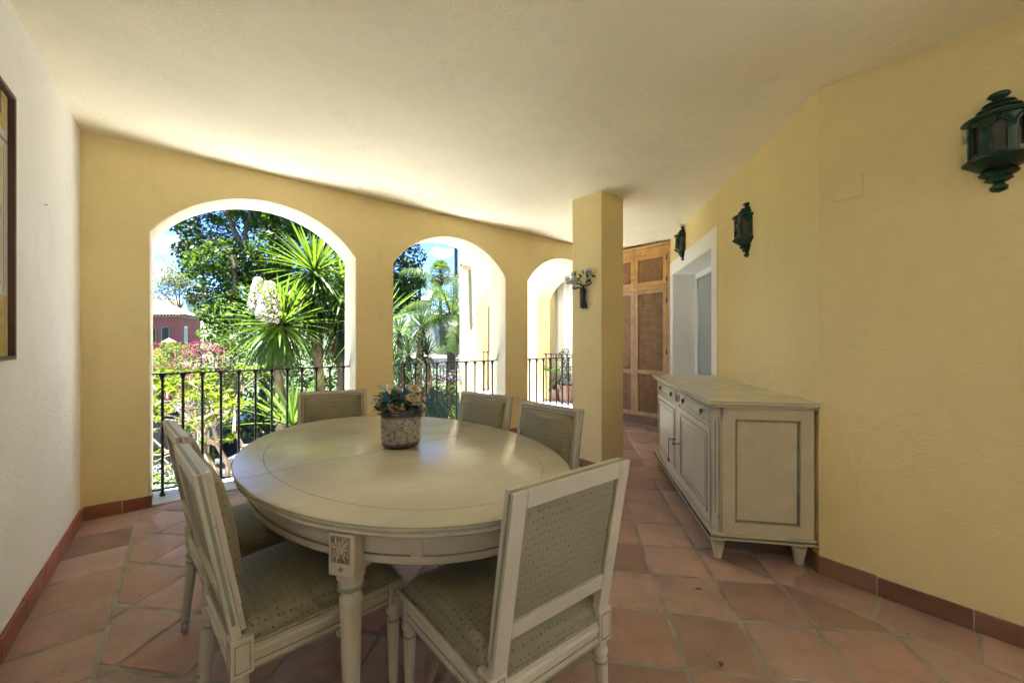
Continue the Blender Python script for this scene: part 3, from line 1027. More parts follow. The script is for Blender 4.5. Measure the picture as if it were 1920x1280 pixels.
fp = [(.012, 0), (.020, .004), (.0235, .012), (.022, .018), (.035, .085), (.037, .092), (.034, .096), (.030, .100), (.040, .108), (.044, .118), (.040, .127), (.034, .132), (.034, .136)]
lead = None
for x in (.075, SL - .075):
    for y in (-.07, -SD + .075):
        if lead is None:
            o = obj('foot', B().lathe(fp, 28), M_CREAM, sb); lead = o.data
        else:
            o = bpy.data.objects.new('foot', lead); C.objects.link(o); o.parent = sb
        o.location = (x, y, 0)
# chamfered corner pilasters with block capitals and bases
for x, s_ in ((.062, 1), (SL - .062, -1)):
    a = math.atan2(.030, .045) * s_
    Mx = Matrix.Translation((x, -.060, 0)) @ Matrix.Rotation(R(33) * s_, 4, 'Z')
    p_ = obj('corner_pilaster', B().box(-.018, .018, 0, .010, .25, SH - .10, Mx), M_CREAM, sb, bevel=.003)
    obj('capital', B().box(-.026, .026, -.004, .016, SH - .098, SH - .048, Mx).box(-.022, .022, -.002, .013, SH - .112, SH - .0985, Mx), M_CREAM, p_, bevel=.004)
    obj('plinth_block', B().box(-.024, .024, -.004, .015, .168, .240, Mx).box(-.021, .021, -.002, .012, .2402, .2495, Mx), M_CREAM, p_, bevel=.004)
    obj('flute_line', B().box(-.003, .003, .0098, .0108, .27, SH - .13, Mx), M_GROOVE, p_, smooth=0)
FY = -.045
mid = SL / 2
for x0, x1 in ((.105, mid - .045), (mid + .045, SL - .105)):
    d = obj('drawer', B().box(x0, x1, FY + .0005, FY + .010, .775, .872), M_CREAM, sb, bevel=.003)
    obj('drawer_moulding', B().ring((x0 + .008, x1 - .008), (.783, .864), (x0 + .016, x1 - .016), (.791, .856), FY + .010, FY + .015).ring((x0 + .024, x1 - .024), (.799, .848), (x0 + .028, x1 - .028), (.803, .844), FY + .010, FY + .013), M_CREAM, d, bevel=.002)
    obj('groove_line', B().ring((x0 + .0165, x1 - .0165), (.7915, .8555), (x0 + .0195, x1 - .0195), (.7945, .8525), FY + .010, FY + .0108), M_GROOVE, d, smooth=0)
    for xx in (x0 + (x1 - x0) * .2, x0 + (x1 - x0) * .8):
        q = B().lathe([(.013, 0), (.013, .002), (.008, .004), (.004, .012)], 14, M=Matrix.Translation((xx, FY + .010, .826)) @ Matrix.Rotation(R(-90), 4, 'X') @ Matrix.Scale(1.5, 4, (0, 1, 0)))
        ring = [(xx + .011 * math.cos(a), FY + .022, .822 + .019 * math.sin(a)) for a in np.linspace(0, 2 * math.pi, 16, endpoint=False)]
        q.tube(ring, .0028, 6, closed=True)
        obj('ring_pull', q, M_BRASS, d)
    # doors
    dz0, dz1 = .190, .755
    d = obj('cupboard_door', B().box(x0, x1, FY + .0005, FY + .010, dz0, dz1), M_CREAM, sb, bevel=.003)
    obj('outer_moulding', B().ring((x0 + .045, x1 - .045), (dz0 + .045, dz1 - .045), (x0 + .060, x1 - .060), (dz0 + .060, dz1 - .060), FY + .010, FY + .017)
        .ring((x0 + .085, x1 - .085), (dz0 + .085, dz1 - .085), (x0 + .091, x1 - .091), (dz0 + .091, dz1 - .091), FY + .010, FY + .014), M_CREAM, d, bevel=.002)
    obj('groove_line', B().ring((x0 + .0605, x1 - .0605), (dz0 + .0605, dz1 - .0605), (x0 + .0645, x1 - .0645), (dz0 + .0645, dz1 - .0645), FY + .010, FY + .0108)
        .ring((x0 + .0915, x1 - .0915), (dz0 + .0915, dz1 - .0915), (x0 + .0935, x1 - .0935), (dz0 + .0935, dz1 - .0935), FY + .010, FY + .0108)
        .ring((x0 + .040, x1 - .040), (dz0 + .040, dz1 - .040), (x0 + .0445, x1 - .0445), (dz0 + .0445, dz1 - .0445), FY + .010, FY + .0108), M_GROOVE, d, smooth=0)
    kx = x1 - .022 if x0 < mid - .3 else x0 + .022
    kz = .475
    q = B().tube([(kx, FY + .010, kz), (kx, FY + .048, kz)], .0032, 8)
    q.tube([(kx + .011 * math.cos(a), FY + .058 + 0 * a, kz + .011 * math.sin(a)) for a in np.linspace(0, 2 * math.pi, 14, endpoint=False)], .003, 6, closed=True)
    q.lathe([(.010, 0), (.010, .003), (.005, .004)], 12, M=Matrix.Translation((kx, FY + .010, kz)) @ Matrix.Rotation(R(-90), 4, 'X'))
    if x0 > mid:
        q.tube([(kx, FY + .060, kz - .011), (kx + .004, FY + .062, kz - .05), (kx - .002, FY + .060, kz - .10), (kx + .003, FY + .061, kz - .15)], [.0018, .003, .0026, .0022], 6)
        q.sphere((kx + .003, FY + .061, kz - .165), .008, 8, 6, (1, 1, 2))
    obj('key', q, M_BRASS, d)
st = obj('centre_stile', B().box(mid - .040, mid + .040, FY + .0005, FY + .008, .19, .872), M_CREAM, sb, bevel=.002)
q = B()
for i in range(1):
    pts = [(mid + .016 * math.cos(a), FY + .010, .815 + .016 * math.sin(a) + (.012 if 0 < a < math.pi else -.012)) for a in np.linspace(0, 2 * math.pi, 20, endpoint=False)]
    q.tube(pts, .0022, 6, closed=True)
obj('oval_patera', q, M_CREAMD, st)
obj('groove_line', B().box(mid - .044, mid - .041, FY - .0005, FY + .003, .19, .872).box(mid + .041, mid + .044, FY - .0005, FY + .003, .19, .872), M_GROOVE, st, smooth=0)
# panelled ends
for x, s_ in ((.040, -1), (SL - .040, 1)):
    Mx = Matrix.Translation((x, 0, 0)) @ Matrix.Rotation(R(90) * -s_ * -1, 4, 'Z') if s_ > 0 else Matrix.Translation((x, 0, 0)) @ Matrix.Rotation(R(-90), 4, 'Z')
    if s_ > 0: Mx = Matrix.Translation((x, 0, 0)) @ Matrix.Rotation(R(90), 4, 'Z')
    a, c = ((.080, SD - .021) if s_ < 0 else (-SD + .021, -.080))
    e = obj('end_frame', B().ring((a, c), (.1665, SH - .0465), (a + .068, c - .068), (.232, SH - .108), -.012, -.0005, Mx), M_CREAM, sb, bevel=.0015)
    obj('end_moulding', B().ring((a + .0685, c - .0685), (.2325, SH - .1085), (a + .077, c - .077), (.241, SH - .117), -.009, -.0005, Mx), M_GREEN, e, bevel=.002)
    obj('groove_line', B().ring((a + .0775, c - .0775), (.2415, SH - .1175), (a + .0805, c - .0805), (.2445, SH - .1205), -.0035, -.0005, Mx), M_GROOVE, e, smooth=0)

# ------------------------------------------------------------------ pot of artificial flowers on the table
pf = thing('flower_pot', 'weathered grey brown pot of pale artificial roses on the table', 'flower pot', (.803, 1.822, .7606))


def potmat():
    m, n, l, p = nodes('crackled_pot_glaze')
    tc = n.new('ShaderNodeTexCoord'); sp = n.new('ShaderNodeSeparateXYZ'); l.new(tc.outputs['Object'], sp.inputs[0])
    nz = noise(n, l, 55, 4); vo = n.new('ShaderNodeTexVoronoi'); vo.feature = 'DISTANCE_TO_EDGE'; vo.inputs['Scale'].default_value = 130
    l.new(tc.outputs['Object'], vo.inputs['Vector'])
    ck = n.new('ShaderNodeMapRange'); ck.inputs['From Min'].default_value = .02; ck.inputs['From Max'].default_value = .11; l.new(vo.outputs['Distance'], ck.inputs['Value'])
    r = ramp(n, l, nz.outputs['Fac'], [(.35, (.14, .12, .10)), (.5, (.42, .38, .32)), (.75, (.54, .50, .43))])
    mx = n.new('ShaderNodeMix'); mx.data_type = 'RGBA'; l.new(ck.outputs[0], mx.inputs['Factor']); mx.inputs['A'].default_value = (.09, .07, .06, 1); l.new(r.outputs[0], mx.inputs['B'])
    # brown bands at rim and foot with ragged borders
    h = n.new('ShaderNodeMath'); h.operation = 'MULTIPLY_ADD'; h.inputs[1].default_value = .035; l.new(nz.outputs['Fac'], h.inputs[0]); l.new(sp.outputs['Z'], h.inputs[2])
    up = n.new('ShaderNodeMapRange'); up.inputs['From Min'].default_value = .160; up.inputs['From Max'].default_value = .168; l.new(h.outputs[0], up.inputs['Value'])
    lo = n.new('ShaderNodeMapRange'); lo.inputs['From Min'].default_value = .050; lo.inputs['From Max'].default_value = .040; l.new(h.outputs[0], lo.inputs['Value'])
    mm = n.new('ShaderNodeMath'); mm.operation = 'MAXIMUM'; l.new(up.outputs[0], mm.inputs[0]); l.new(lo.outputs[0], mm.inputs[1])
    rb = ramp(n, l, nz.outputs['Fac'], [(.35, (.045, .03, .025)), (.7, (.12, .085, .07))])
    m2 = n.new('ShaderNodeMix'); m2.data_type = 'RGBA'; l.new(mm.outputs[0], m2.inputs['Factor']); l.new(mx.outputs['Result'], m2.inputs['A']); l.new(rb.outputs[0], m2.inputs['B'])
    l.new(m2.outputs['Result'], p.inputs['Base Color']); p.inputs['Roughness'].default_value = .6
    b = n.new('ShaderNodeBump'); b.inputs['Strength'].default_value = .6; b.inputs['Distance'].default_value = .003
    l.new(nz.outputs['Fac'], b.inputs['Height']); l.new(b.outputs[0], p.inputs['Normal'])
    return m


obj('pot', B().lathe([(.070, 0), (.080, .003), (.088, .014), (.091, .03), (.093, .10), (.0925, .165), (.091, .180), (.087, .184), (.083, .180), (.083, .150), (.0, .150)], 40, cap=False), potmat(), pf)
M_STEM = pbr('dark_stem', (.05, .07, .05), .6, .2, 30)
M_FLEAF = leafmat('grey_green_cloth_leaf', (.05, .09, .07), (.11, .15, .11), .1, .55, k=1)
M_PETAL = leafmat('ivory_petal', (.72, .62, .42), (.80, .72, .55), .2, .6, (1.1, 1.0, .8, 1), k=1)
M_PETALW = leafmat('white_petal', (.78, .75, .66), (.82, .80, .74), .2, .6, (1.1, 1.05, .95, 1), k=1)
M_BLUE = leafmat('turquoise_leaf', (.03, .20, .33), (.05, .28, .42), .15, .5, (1, 1, 1.2, 1), k=1)
obj('soil', B().lathe([(.0, .152), (.082, .152)], 24, cap=False), M_STEM, pf)


def rose(b, c, r, ax, layers=4):
    ax = Vector(ax).normalized(); q = ax.to_track_quat('Z', 'Y').to_matrix().to_4x4(); Mx = Matrix.Translation(c) @ q
    for L in range(layers):
        k = 3 + L; rr = r * (.28 + .72 * L / (layers - 1)); h = r * (.75 - .18 * L)
        for i in range(k + 1):
            a0 = 2 * math.pi * i / (k + 1) + L * .7; w = 2.3 * math.pi / (k + 1) * .62
            v = []
            for jj in range(4):
                t = jj / 3
                for ii in range(4):
                    a = a0 - w + 2 * w * ii / 3
                    rad = rr * (.25 + .75 * t ** .7) * (1 + (.10 if jj == 3 and L > 1 else 0))
                    z = h * (t ** 1.2) - .10 * r * L + (.06 * r * math.cos((ii - 1.5) * 1.0) if jj == 3 else 0) - (r * .12 * L / layers if jj == 3 else 0)
                    v.append((rad * math.cos(a), rad * math.sin(a), z))
            f = [(j_ * 4 + i_, j_ * 4 + i_ + 1, j_ * 4 + i_ + 5, j_ * 4 + i_ + 4) for j_ in range(3) for i_ in range(3)]
            b.add(v, f, Mx)


def vleaf(b, p, d, L, w, up=(0, 0, 1), bend=.2):
    d = Vector(d).normalized(); s_ = d.cross(Vector(up))
    s_ = s_.normalized() if s_.length > .01 else Vector((1, 0, 0)); n_ = s_.cross(d)
    v = []
    for t, ww in ((0, .15), (.3, .85), (.6, 1), (.85, .6), (1, .04)):
        c = Vector(p) + d * L * t - n_ * L * bend * t * t
        v += [c - s_ * w * ww + n_ * w * .25 * ww, c, c + s_ * w * ww + n_ * w * .25 * ww]
    f = []
    for j in range(4):
        for i in range(2):
            f.append((j * 3 + i, j * 3 + i + 1, j * 3 + i + 4, j * 3 + i + 3))
    b.add(v, f)


rf = random.Random(11)
# camera right and toward-camera directions on the plan
CR = Vector((math.cos(YAW), -math.sin(YAW), 0)); CT = Vector((-math.sin(YAW), -math.cos(YAW), 0))
ros = [(-.078, .285, .02, .020, 'w'), (.072, .280, .03, .021, 'i'), (.068, .235, .05, .028, 'i'), (.003, .195, .075, .027, 'i'), (-.052, .178, .06, .018, 'i'), (-.124, .222, .02, .018, 'w'), (-.095, .212, .04, .014, 'w'), (-.018, .262, -.02, .017, 'w'), (.032, .258, -.03, .018, 'i'), (-.06, .225, .05, .014, 'i'), (.02, .23, -.06, .02, 'i'), (-.05, .25, -.07, .02, 'w')]
stems = B()
for r_, z_, t_, rad, c_ in ros:
    c = CR * r_ + CT * t_ + Vector((0, 0, z_))
    b = B(); rose(b, c, rad * 1.25, c - Vector((0, 0, .10)) + CT * .05)
    obj('rose', b, M_PETAL if c_ == 'i' else M_PETALW, pf, fix=False, smooth=60)
    stems.tube([(c.x * .25, c.y * .25, .15), (c.x * .55, c.y * .55, .15 + (c.z - .15) * .6), tuple(c)], .0022, 5)
obj('stems', stems, M_STEM, pf)
for r_, z_, t_, dr_ in ((-.055, .205, .03, .1), (.022, .215, .0, .2), (.0, .20, -.02, -.3), (-.02, .22, .0, .0)):
    b = B(); vleaf(b, CR * r_ + CT * (t_ + .03) + Vector((0, 0, z_ - .01)), CR * dr_ + Vector((0, 0, 1)) + CT * .3, .075, .018, up=(CT.x, CT.y, .1), bend=.1)
    obj('turquoise_leaf', b, M_BLUE, pf, fix=False)
b = B()
for i in range(230):
    a = rf.uniform(0, 2 * math.pi); rr = rf.uniform(.02, .105); z_ = .155 + rf.uniform(0, .115) * (1.15 - rr * 3)
    p = Vector((math.cos(a) * rr, math.sin(a) * rr, z_)); d = Vector((math.cos(a + rf.gauss(0, .5)), math.sin(a + rf.gauss(0, .5)), rf.uniform(-.3, .7)))
    vleaf(b, p, d, rf.uniform(.028, .052), rf.uniform(.009, .015), bend=rf.uniform(0, .4))
lo = obj('foliage', b, M_FLEAF, pf, fix=False)

# ------------------------------------------------------------------ green glazed wall lanterns
M_GLAZE = pbr('dark_green_glaze', (.005, .036, .025), .08, .6, 14, .12, 30, spec=.55)
M_LGLASS = pbr('dusty_lantern_glass', (.09, .075, .06), .12, .3, 20)


def lantern(label, loc, rz):
    """half round ceramic lantern, flat back on the wall at local y=0, body towards +y"""
    t = thing('wall_lantern', label, 'lantern', loc, rz, 'green ceramic wall lanterns')
    up = [(.092, .302), (.106, .306), (.110, .312), (.106, .318), (.080, .326), (.064, .330), (.062, .340), (.068, .345), (.066, .352), (.048, .358), (.044, .364), (.050, .370), (.048, .376), (.030, .384), (.020, .390), (.018, .395), (.030, .402), (.034, .410), (.030, .418), (.016, .424), (0, .426)]
    dn = [(0, -.004), (.016, .0), (.026, .008), (.027, .020), (.018, .030), (.016, .036), (.030, .042), (.042, .050), (.040, .056), (.034, .060), (.050, .068), (.060, .078), (.056, .084), (.048, .088), (.064, .098), (.080, .112), (.098, .124), (.107, .132), (.105, .140), (.092, .145), (.084, .150)]
    obj('domed_top', B().lathe(up, 28, 0, math.pi), M_GLAZE, t, smooth=60)
    obj('stepped_base', B().lathe(dn, 28, 0, math.pi), M_GLAZE, t, smooth=60)
    # pierced body: seven pilasters, arched openings between
    r0, r1 = .078, .090
    win = [(R(40), R(18)), (R(90), R(18)), (R(140), R(18))]
    n = 120
    b = B()
    z0, z1 = .146, .306
    def openz(a):
        """keyhole opening (zlo, zhi) or None"""
        for c, w in win:
            d = abs(a - c) / w
            if d < .68: 
                return (.162, .246 + .034 * math.sqrt(max(0, 1 - (d / 1.0) ** 2)))
            if d < 1:
                return (.236 - .0 * d, .246 + .034 * math.sqrt(max(0, 1 - d ** 2)))
        return None
    for i in range(n):
        a0, a1 = math.pi * i / n, math.pi * (i + 1) / n; am = (a0 + a1) / 2
        o_ = openz(am)
        spans = [(z0, z1)] if not o_ else [(z0, o_[0]), (o_[1], z1)]
        if o_ and o_[0] > .2: spans = [(z0, o_[0]), (o_[1], z1)]
        for s0, s1 in spans:
            v = []
            for a in (a0, a1):
                for rr in (r0, r1):
                    for z in (s0, s1):
                        v.append((rr * math.cos(a), rr * math.sin(a), z))
            b.add(v, [(2, 3, 7, 6), (0, 4, 5, 1), (0, 2, 6, 4), (1, 5, 7, 3), (0, 1, 3, 2), (4, 6, 7, 5)])
    body = obj('pierced_body', b, M_GLAZE, t, merge=False, smooth=0)
    q = B()
    for c, w in win:
        for k in range(11):
            a = c + w * 1.28 * math.cos(math.pi * k / 10); z = .246 + .050 * math.sin(math.pi * k / 10)
            q.sphere((r1 * math.cos(a), r1 * math.sin(a), z), .0058, 6, 5)
        for s_ in (-1, 1):
            a = c + s_ * w * .82
            q.tube([(r1 * math.cos(a), r1 * math.sin(a), .15), (r1 * math.cos(a), r1 * math.sin(a), .236)], .0035, 6)
    obj('bead_arch', q, M_GLAZE, body)
    obj('glass', B().lathe([(.070, .15), (.070, .30)], 24, 0, math.pi, cap=False), M_LGLASS, t)
    obj('back_plate', B().box(-.075, .075, 0.001, .006, .13, .32), M_GLAZE, t, smooth=0)
    return t


l0 = lantern('largest green glazed lantern cut by the right picture edge', (RW - .001, -.022, 1.905), R(90))
p = D0 + DU * .925
dup(l0, (p.x, p.y, 1.92), DANG, 'green glazed lantern on the bare yellow wall right of the doorway')
p = D0 + DU * 2.81 + DN * .006
dup(l0, (p.x, p.y, 2.27), DANG, 'smallest looking green glazed lantern above the doorway')

# blank cover plate and framed picture
tag(obj('cover_plate', B().box(RW - .007, RW - .0005, .418, .540, 2.010, 2.140), M_YEL, bevel=.003), 'yellow painted blank cover plate beside the large lantern', 'cover plate')
pc = thing('framed_picture', 'tall framed picture of yellow house fronts on the white wall', 'picture', (LW, 2.052, 1.19))
M_FRAME = pbr('brown_wood_frame', (.09, .045, .025), .45, .25, 8)
Rt = Matrix.Rotation(R(90), 4, 'Z')
obj('frame', B().ring((-.60, .548), (0, 1.095), (-.584, .532), (.016, 1.079), -.030, -.001, Matrix.Rotation(R(90), 4, 'Z')), M_FRAME, pc, bevel=.003)


def artmat():
    m, n, l, p = nodes('house_front_print')
    tc = n.new('ShaderNodeTexCoord')
    sp = n.new('ShaderNodeSeparateXYZ'); l.new(tc.outputs['Object'], sp.inputs[0])
    nz = noise(n, l, 18, 5)
    base = ramp(n, l, nz.outputs['Fac'], [(.35, (.60, .58, .54)), (.7, (.72, .71, .68))])
    return m, base, p, l


m, base, p, l = artmat(); l.new(base.outputs[0], p.inputs['Base Color']); p.inputs['Roughness'].default_value = .3
M_ARTW = m
M_ARTY = pbr('print_ochre', (.55, .38, .10), .35, .25, 25); M_ARTD = pbr('print_dark_green', (.06, .07, .04), .4, .7, 30); M_ARTL = pbr('print_grey_line', (.20, .20, .22), .4, .2, 30)
art = obj('print', B().box(.006, .009, -.584, .532, .016, 1.079), M_ARTW, pc, smooth=0)
for m_, y0, y1, z0, z1, k in ((M_ARTY, .30, .505, .93, 1.078, 1), (M_ARTD, .30, .455, .985, 1.077, 2), (M_ARTL, .26, .530, .885, .897, 2), (M_ARTY, .30, .462, .30, .85, 1), (M_ARTW, .30, .445, .32, .83, 2), (M_ARTL, .478, .484, .28, .87, 1), (M_ARTY, .26, .515, .02, .26, 1), (M_ARTL, .26, .44, .06, .22, 2), (M_ARTY, -.4, .1, .2, .8, 1), (M_ARTD, -.2, -.05, .3, .6, 2)):
    obj('print_patch', B().box(.0092, .0092 + .0006 * k, y0, y1, z0, z1), m_, art, smooth=0)

# ------------------------------------------------------------------ candle sconce on the column
M_TWIG = pbr('blackened_metal_twig', (.02, .02, .022), .45, .3, 40, metal=.5)
M_SLAT = pbr('rusty_brown_slat', (.12, .055, .03), .6, .3, 30)
M_WAX = pbr('white_wax', (.82, .82, .84), .5, .03)
M_CUP, n_, l_, p_ = nodes('clear_cup_glass')
tr_ = n_.new('ShaderNodeBsdfTransparent'); tr_.inputs[0].default_value = (.80, .82, .84, 1)
gl_ = n_.new('ShaderNodeBsdfGlossy'); gl_.inputs['Roughness'].default_value = .06
mx_ = n_.new('ShaderNodeMixShader'); mx_.inputs[0].default_value = .12
l_.new(tr_.outputs[0], mx_.inputs[1]); l_.new(gl_.outputs[0], mx_.inputs[2]); l_.new(mx_.outputs[0], n_['Material Output'].inputs['Surface'])
scn = thing('candle_sconce', 'dark twig shaped candle sconce with glass cups on the column', 'sconce', (CX0, 2.56, 1.585))
# local: -x off the wall, +y is to the left in the picture
q = B()
for yy, z1, bow in ((-.012, .20, .01), (.004, .24, .0), (.016, .21, -.008), (-.022, .19, .015)):
    q.tube([(-.022, yy * 1.3, 0), (-.026, yy * .5, .10), (-.024, yy, z1)], [.006, .007, .005], 7)
arms = [((.0, .20), (.085, .335)), ((.01, .22), (.20, .315)), ((.0, .21), (.11, .265)), ((.0, .2), (.03, .262)), ((-.01, .21), (-.085, .338))]
cups = []
for i, ((y0, z0), (y1, z1)) in enumerate(arms):
    off = (-.085, -.05, -.10, -.12, -.055)[i]
    q.tube([(-.024, y0, z0), (-.04, (y0 + y1) / 2, (z0 * .4 + z1 * .6)), (off, y1, z1 - .02)], [.0045, .0035, .0025], 6)
    cups.append((off, y1, z1))
obj('stems', q, M_TWIG, scn)
obj('wood_slat', B().box(-.020, -.004, .034, .062, .01, .215), M_SLAT, scn, bevel=.002)
for c in cups:
    x, y, z = c
    g_ = obj('glass_cup', B().lathe([(.0, z - .02), (.026, z - .02), (.029, z + .035), (.027, z + .035), (.0245, z - .016), (.0, z - .016)], 20, cap=False, M=Matrix.Translation((x, y, 0))), M_CUP, scn)
    obj('tea_light', B().lathe([(.0, z - .0155), (.018, z - .0155), (.018, z - .004), (.0, z - .004)], 16, cap=False, M=Matrix.Translation((x, y, 0))), M_WAX, scn)
    obj('holder_ring', B().tube([(x + .029 * math.cos(a), y + .029 * math.sin(a), z + .006) for a in np.linspace(0, 2 * math.pi, 18, endpoint=False)], .0022, 5, closed=True), M_TWIG, scn)
q = B()
for y, z, dy, dz, L in ((-.01, .335, .3, 1, .05), (-.03, .33, -.7, .8, .05), (.01, .31, .8, .7, .06), (.03, .33, .5, -1, .06), (-.04, .30, -.5, .9, .05), (-.06, .29, -.2, .8, .05), (-.05, .26, -.6, .2, .06), (-.03, .24, -.9, .5, .08), (.03, .215, 1, -.15, .10), (-.03, .215, -1, .25, .09), (-.10, .31, -1, -.25, .06), (-.07, .27, -.6, -.4, .05), (.17, .27, 1, .1, .05), (.10, .235, .7, -.5, .05)):
    vleaf(q, (-.04, y, z), (-.15, dy, dz), L, .010, up=(-1, 0, .1), bend=.1)
obj('twig_leaves', q, M_TWIG, scn, fix=False)

# ------------------------------------------------------------------ lattice cupboard at the end of the porch
M_PINE = pbr('honey_pine', (.60, .34, .125), .5, .2, 6, .1, 60, streak=((.40, .19, .06), (30, 30, 2.5), .6))
M_PINEF = pbr('faded_pine', (.52, .32, .165), .6, .2, 8, .1, 60, streak=((.34, .20, .11), (30, 30, 2.5), .5))
M_LATT = pbr('brown_lattice_lath', (.38, .21, .10), .6, .2, 10)
M_DARKIN = pbr('dark_cupboard_inside', (.05, .03, .02), .8)
KX = 5.35
cb = thing('lattice_cupboard', 'tall pine cupboard with diagonal lattice doors at the porch end', 'cupboard', (KX, 2.93, 0))
KW = ARCH_Y0 - 2.93 - .004
obj('carcass', B().box(.045, .20, .0, KW, .12, 2.70), M_DARKIN, cb, smooth=0)
obj('plinth', B().box(.0, .12, .0, KW, 0, .118), M_SKIRT2, cb, bevel=.003)
obj('plinth_joints', B().box(-.002, .01, .28, .286, 0, .116).box(-.002, .01, .60, .606, 0, .116).box(-.002, .01, .90, .906, 0, .116), M_GROUT, cb, smooth=0)
RK = Matrix.Rotation(R(90), 4, 'Z')          # frame x -> cupboard y, frame y -> -x


def kring(bb, a, c, z0, z1, w, d0, d1):
    return bb.ring((a, c), (z0, z1), (a + w, c - w), (z0 + w, z1 - w), -d1, -d0, Matrix.Scale(-1, 4, (1, 0, 0)) @ Matrix.Rotation(R(90), 4, 'Z') @ Matrix.Identity(4)) if False else bb.ring((a, c), (z0, z1), (a + w, c - w), (z0 + w, z1 - w), d0, d1, Matrix(((0, 1, 0, 0), (1, 0, 0, 0), (0, 0, 1, 0), (0, 0, 0, 1))))


obj('face_frame', kring(B(), 0, KW, .12, 2.70, .038, .0, .045).box(.0, .045, .038, KW - .038, 2.555, 2.662).box(.0, .045, .038, KW - .038, 2.035, 2.085), M_PINE, cb, bevel=.003)
obj('cornice', B().box(-.03, .04, .0, KW, 2.655, 2.70).box(-.015, .04, .0, KW, 2.625, 2.6545), M_PINE, cb, bevel=.008, seg=3)
dw = (KW - .076) / 2


def lattice(bb, y0, y1, z0, z1, pitch=.042, w=.014):
    """two layers of diagonal laths clipped to the opening"""
    for layer, sg in ((0, 1), (1, -1)):
        x0 = .012 + layer * .006
        c = -3.0
        kmin = int((y0 + sg * z0 - 4) / (pitch * 1.414)); 
        s_lo = min(y0 + sg * z0, y0 + sg * z1, y1 + sg * z0, y1 + sg * z1); s_hi = max(y0 + sg * z0, y0 + sg * z1, y1 + sg * z0, y1 + sg * z1)
        s = s_lo + pitch * .5
        while s < s_hi:
            # line y + sg*z = s
            poly = [(y0, z0), (y1, z0), (y1, z1), (y0, z1)]
            h_ = w * .707
            poly = clip(poly, 1, sg, s + h_); poly = clip(poly, -1, -sg, -(s - h_))
            if len(poly) >= 3:
                n = len(poly)
                bb.add([(x0, a, c_) for a, c_ in poly] + [(x0 + .006, a, c_) for a, c_ in poly], [tuple(range(n)), tuple(range(2 * n - 1, n - 1, -1))] + [(i, (i + 1) % n, n + (i + 1) % n, n + i) for i in range(n)])
            s += pitch
    return bb


for k in range(2):
    y0 = .039 + k * dw + .001; y1 = y0 + dw - .003
    d = obj('upper_door', kring(B(), y0, y1, 2.087, 2.553, .062, -.008, .018), M_PINE, cb, bevel=.004)
    tag(obj('lattice', lattice(B(), y0 + .061, y1 - .061, 2.148, 2.492), M_LATT, d, smooth=0), kind='stuff')
    d2 = obj('lower_door', kring(B(), y0, y1, .124, 2.033, .062, -.008, .018).box(-.008, .018, y0 + .062, y1 - .062, .765, .825), M_PINEF, cb, bevel=.004)
    tag(obj('lattice', lattice(B(), y0 + .061, y1 - .061, .185, .766).add(*(lambda q: (q.v, q.f))(lattice(B(), y0 + .061, y1 - .061, .824, 1.972))), M_LATT, d2, smooth=0), kind='stuff')
    ky = y1 - .03 if k == 0 else y0 + .03
    for zz, dd in ((2.20, d), (1.06, d2)):
        obj('knob', B().sphere((-.022, ky, zz), .014, 10, 8).tube([(-.022, ky, zz), (-.006, ky, zz)], .007, 8), M_PINE, dd)
    hy = y0 + .004 if k == 0 else y1 - .004
    for zz, dd in ((2.16, d), (2.47, d), (.30, d2), (1.1, d2), (1.85, d2)):
        obj('hinge', B().box(-.013, -.007, hy - .008, hy + .008, zz - .035, zz + .035), M_IRON, dd, smooth=0)

# a nail in the white wall and scraps of dry leaf on the tiles
tag(obj('wall_nail', B().tube([(LW - .01, 3.18, 1.985), (LW + .012, 3.18, 1.988)], .0016, 6), M_IRON), 'single bare nail in the white side wall', 'nail')
M_DRY = pbr('dry_leaf', (.16, .09, .05), .8, .3, 40)
for i, (x, y, a_, lab) in enumerate(((1.60, .665, .4, 'dry curled leaf on the floor tiles behind the near chair'), (2.02, .93, 2.0, 'tiny dry leaf scrap on the tiles before the sideboard'))):
    b = B(); vleaf(b, (0, 0, .004), (math.cos(a_), math.sin(a_), .25), .035, .010, bend=.5)
    tag(obj('dry_leaf', b, M_DRY, loc=(x, y, .002), fix=False), lab, 'leaf')

# ------------------------------------------------------------------ neighbouring wing of the house
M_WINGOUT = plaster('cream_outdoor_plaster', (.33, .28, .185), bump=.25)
SW = Matrix(((0, 1, 0, 0), (1, 0, 0, 0), (0, 0, 1, 0), (0, 0, 0, 1)))
wg = thing('house_wing', 'sunlit cream wing of the house with two arches beyond the railing', 'building', (5.5, 6.6, 0))
b = arcade(B(), 4.462 - 6.6, 8.82 - 6.6, -2.0, 5.6, [(4.56 - 6.6, 5.87 - 6.6), (6.52 - 6.6, 8.06 - 6.6)], 0, .37, SW, sill=-.01)
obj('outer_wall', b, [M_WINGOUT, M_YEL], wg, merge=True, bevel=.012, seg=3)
obj('end_wall', B().box(.372, 3.4, 1.85, 2.22, -2, 5.6), M_WINGOUT, wg, smooth=0)
obj('inner_wall', B().box(2.6, 3.0, -2.6, 1.848, -.3, 2.8), M_YEL, wg, smooth=0)
obj('wing_floor', B().box(.36, 2.6, -2.6, 1.848, -.3, -.004), M_TILE, wg, smooth=0)
obj('wing_ceiling', B().box(.365, 3.3, -2.6, 1.849, 2.76, 3.2), M_CEIL, wg, smooth=0)
obj('roof_slab', B().box(.01, 3.4, -2.1, 2.2, 5.601, 5.75), M_WINGOUT, wg, smooth=0)
for y0, y1 in ((4.564, 5.866), (6.524, 8.056)):
    obj('sill', B().box(.004, .40, y0 - 6.6, y1 - 6.6, -.006, .010), M_STONE, wg, bevel=.003)
sp = B()
Ms = Matrix.Translation((0, 1.75, 3.10)) @ Matrix.Rotation(R(-90), 4, 'Y') @ Matrix.Rotation(R(8), 4, 'Y')
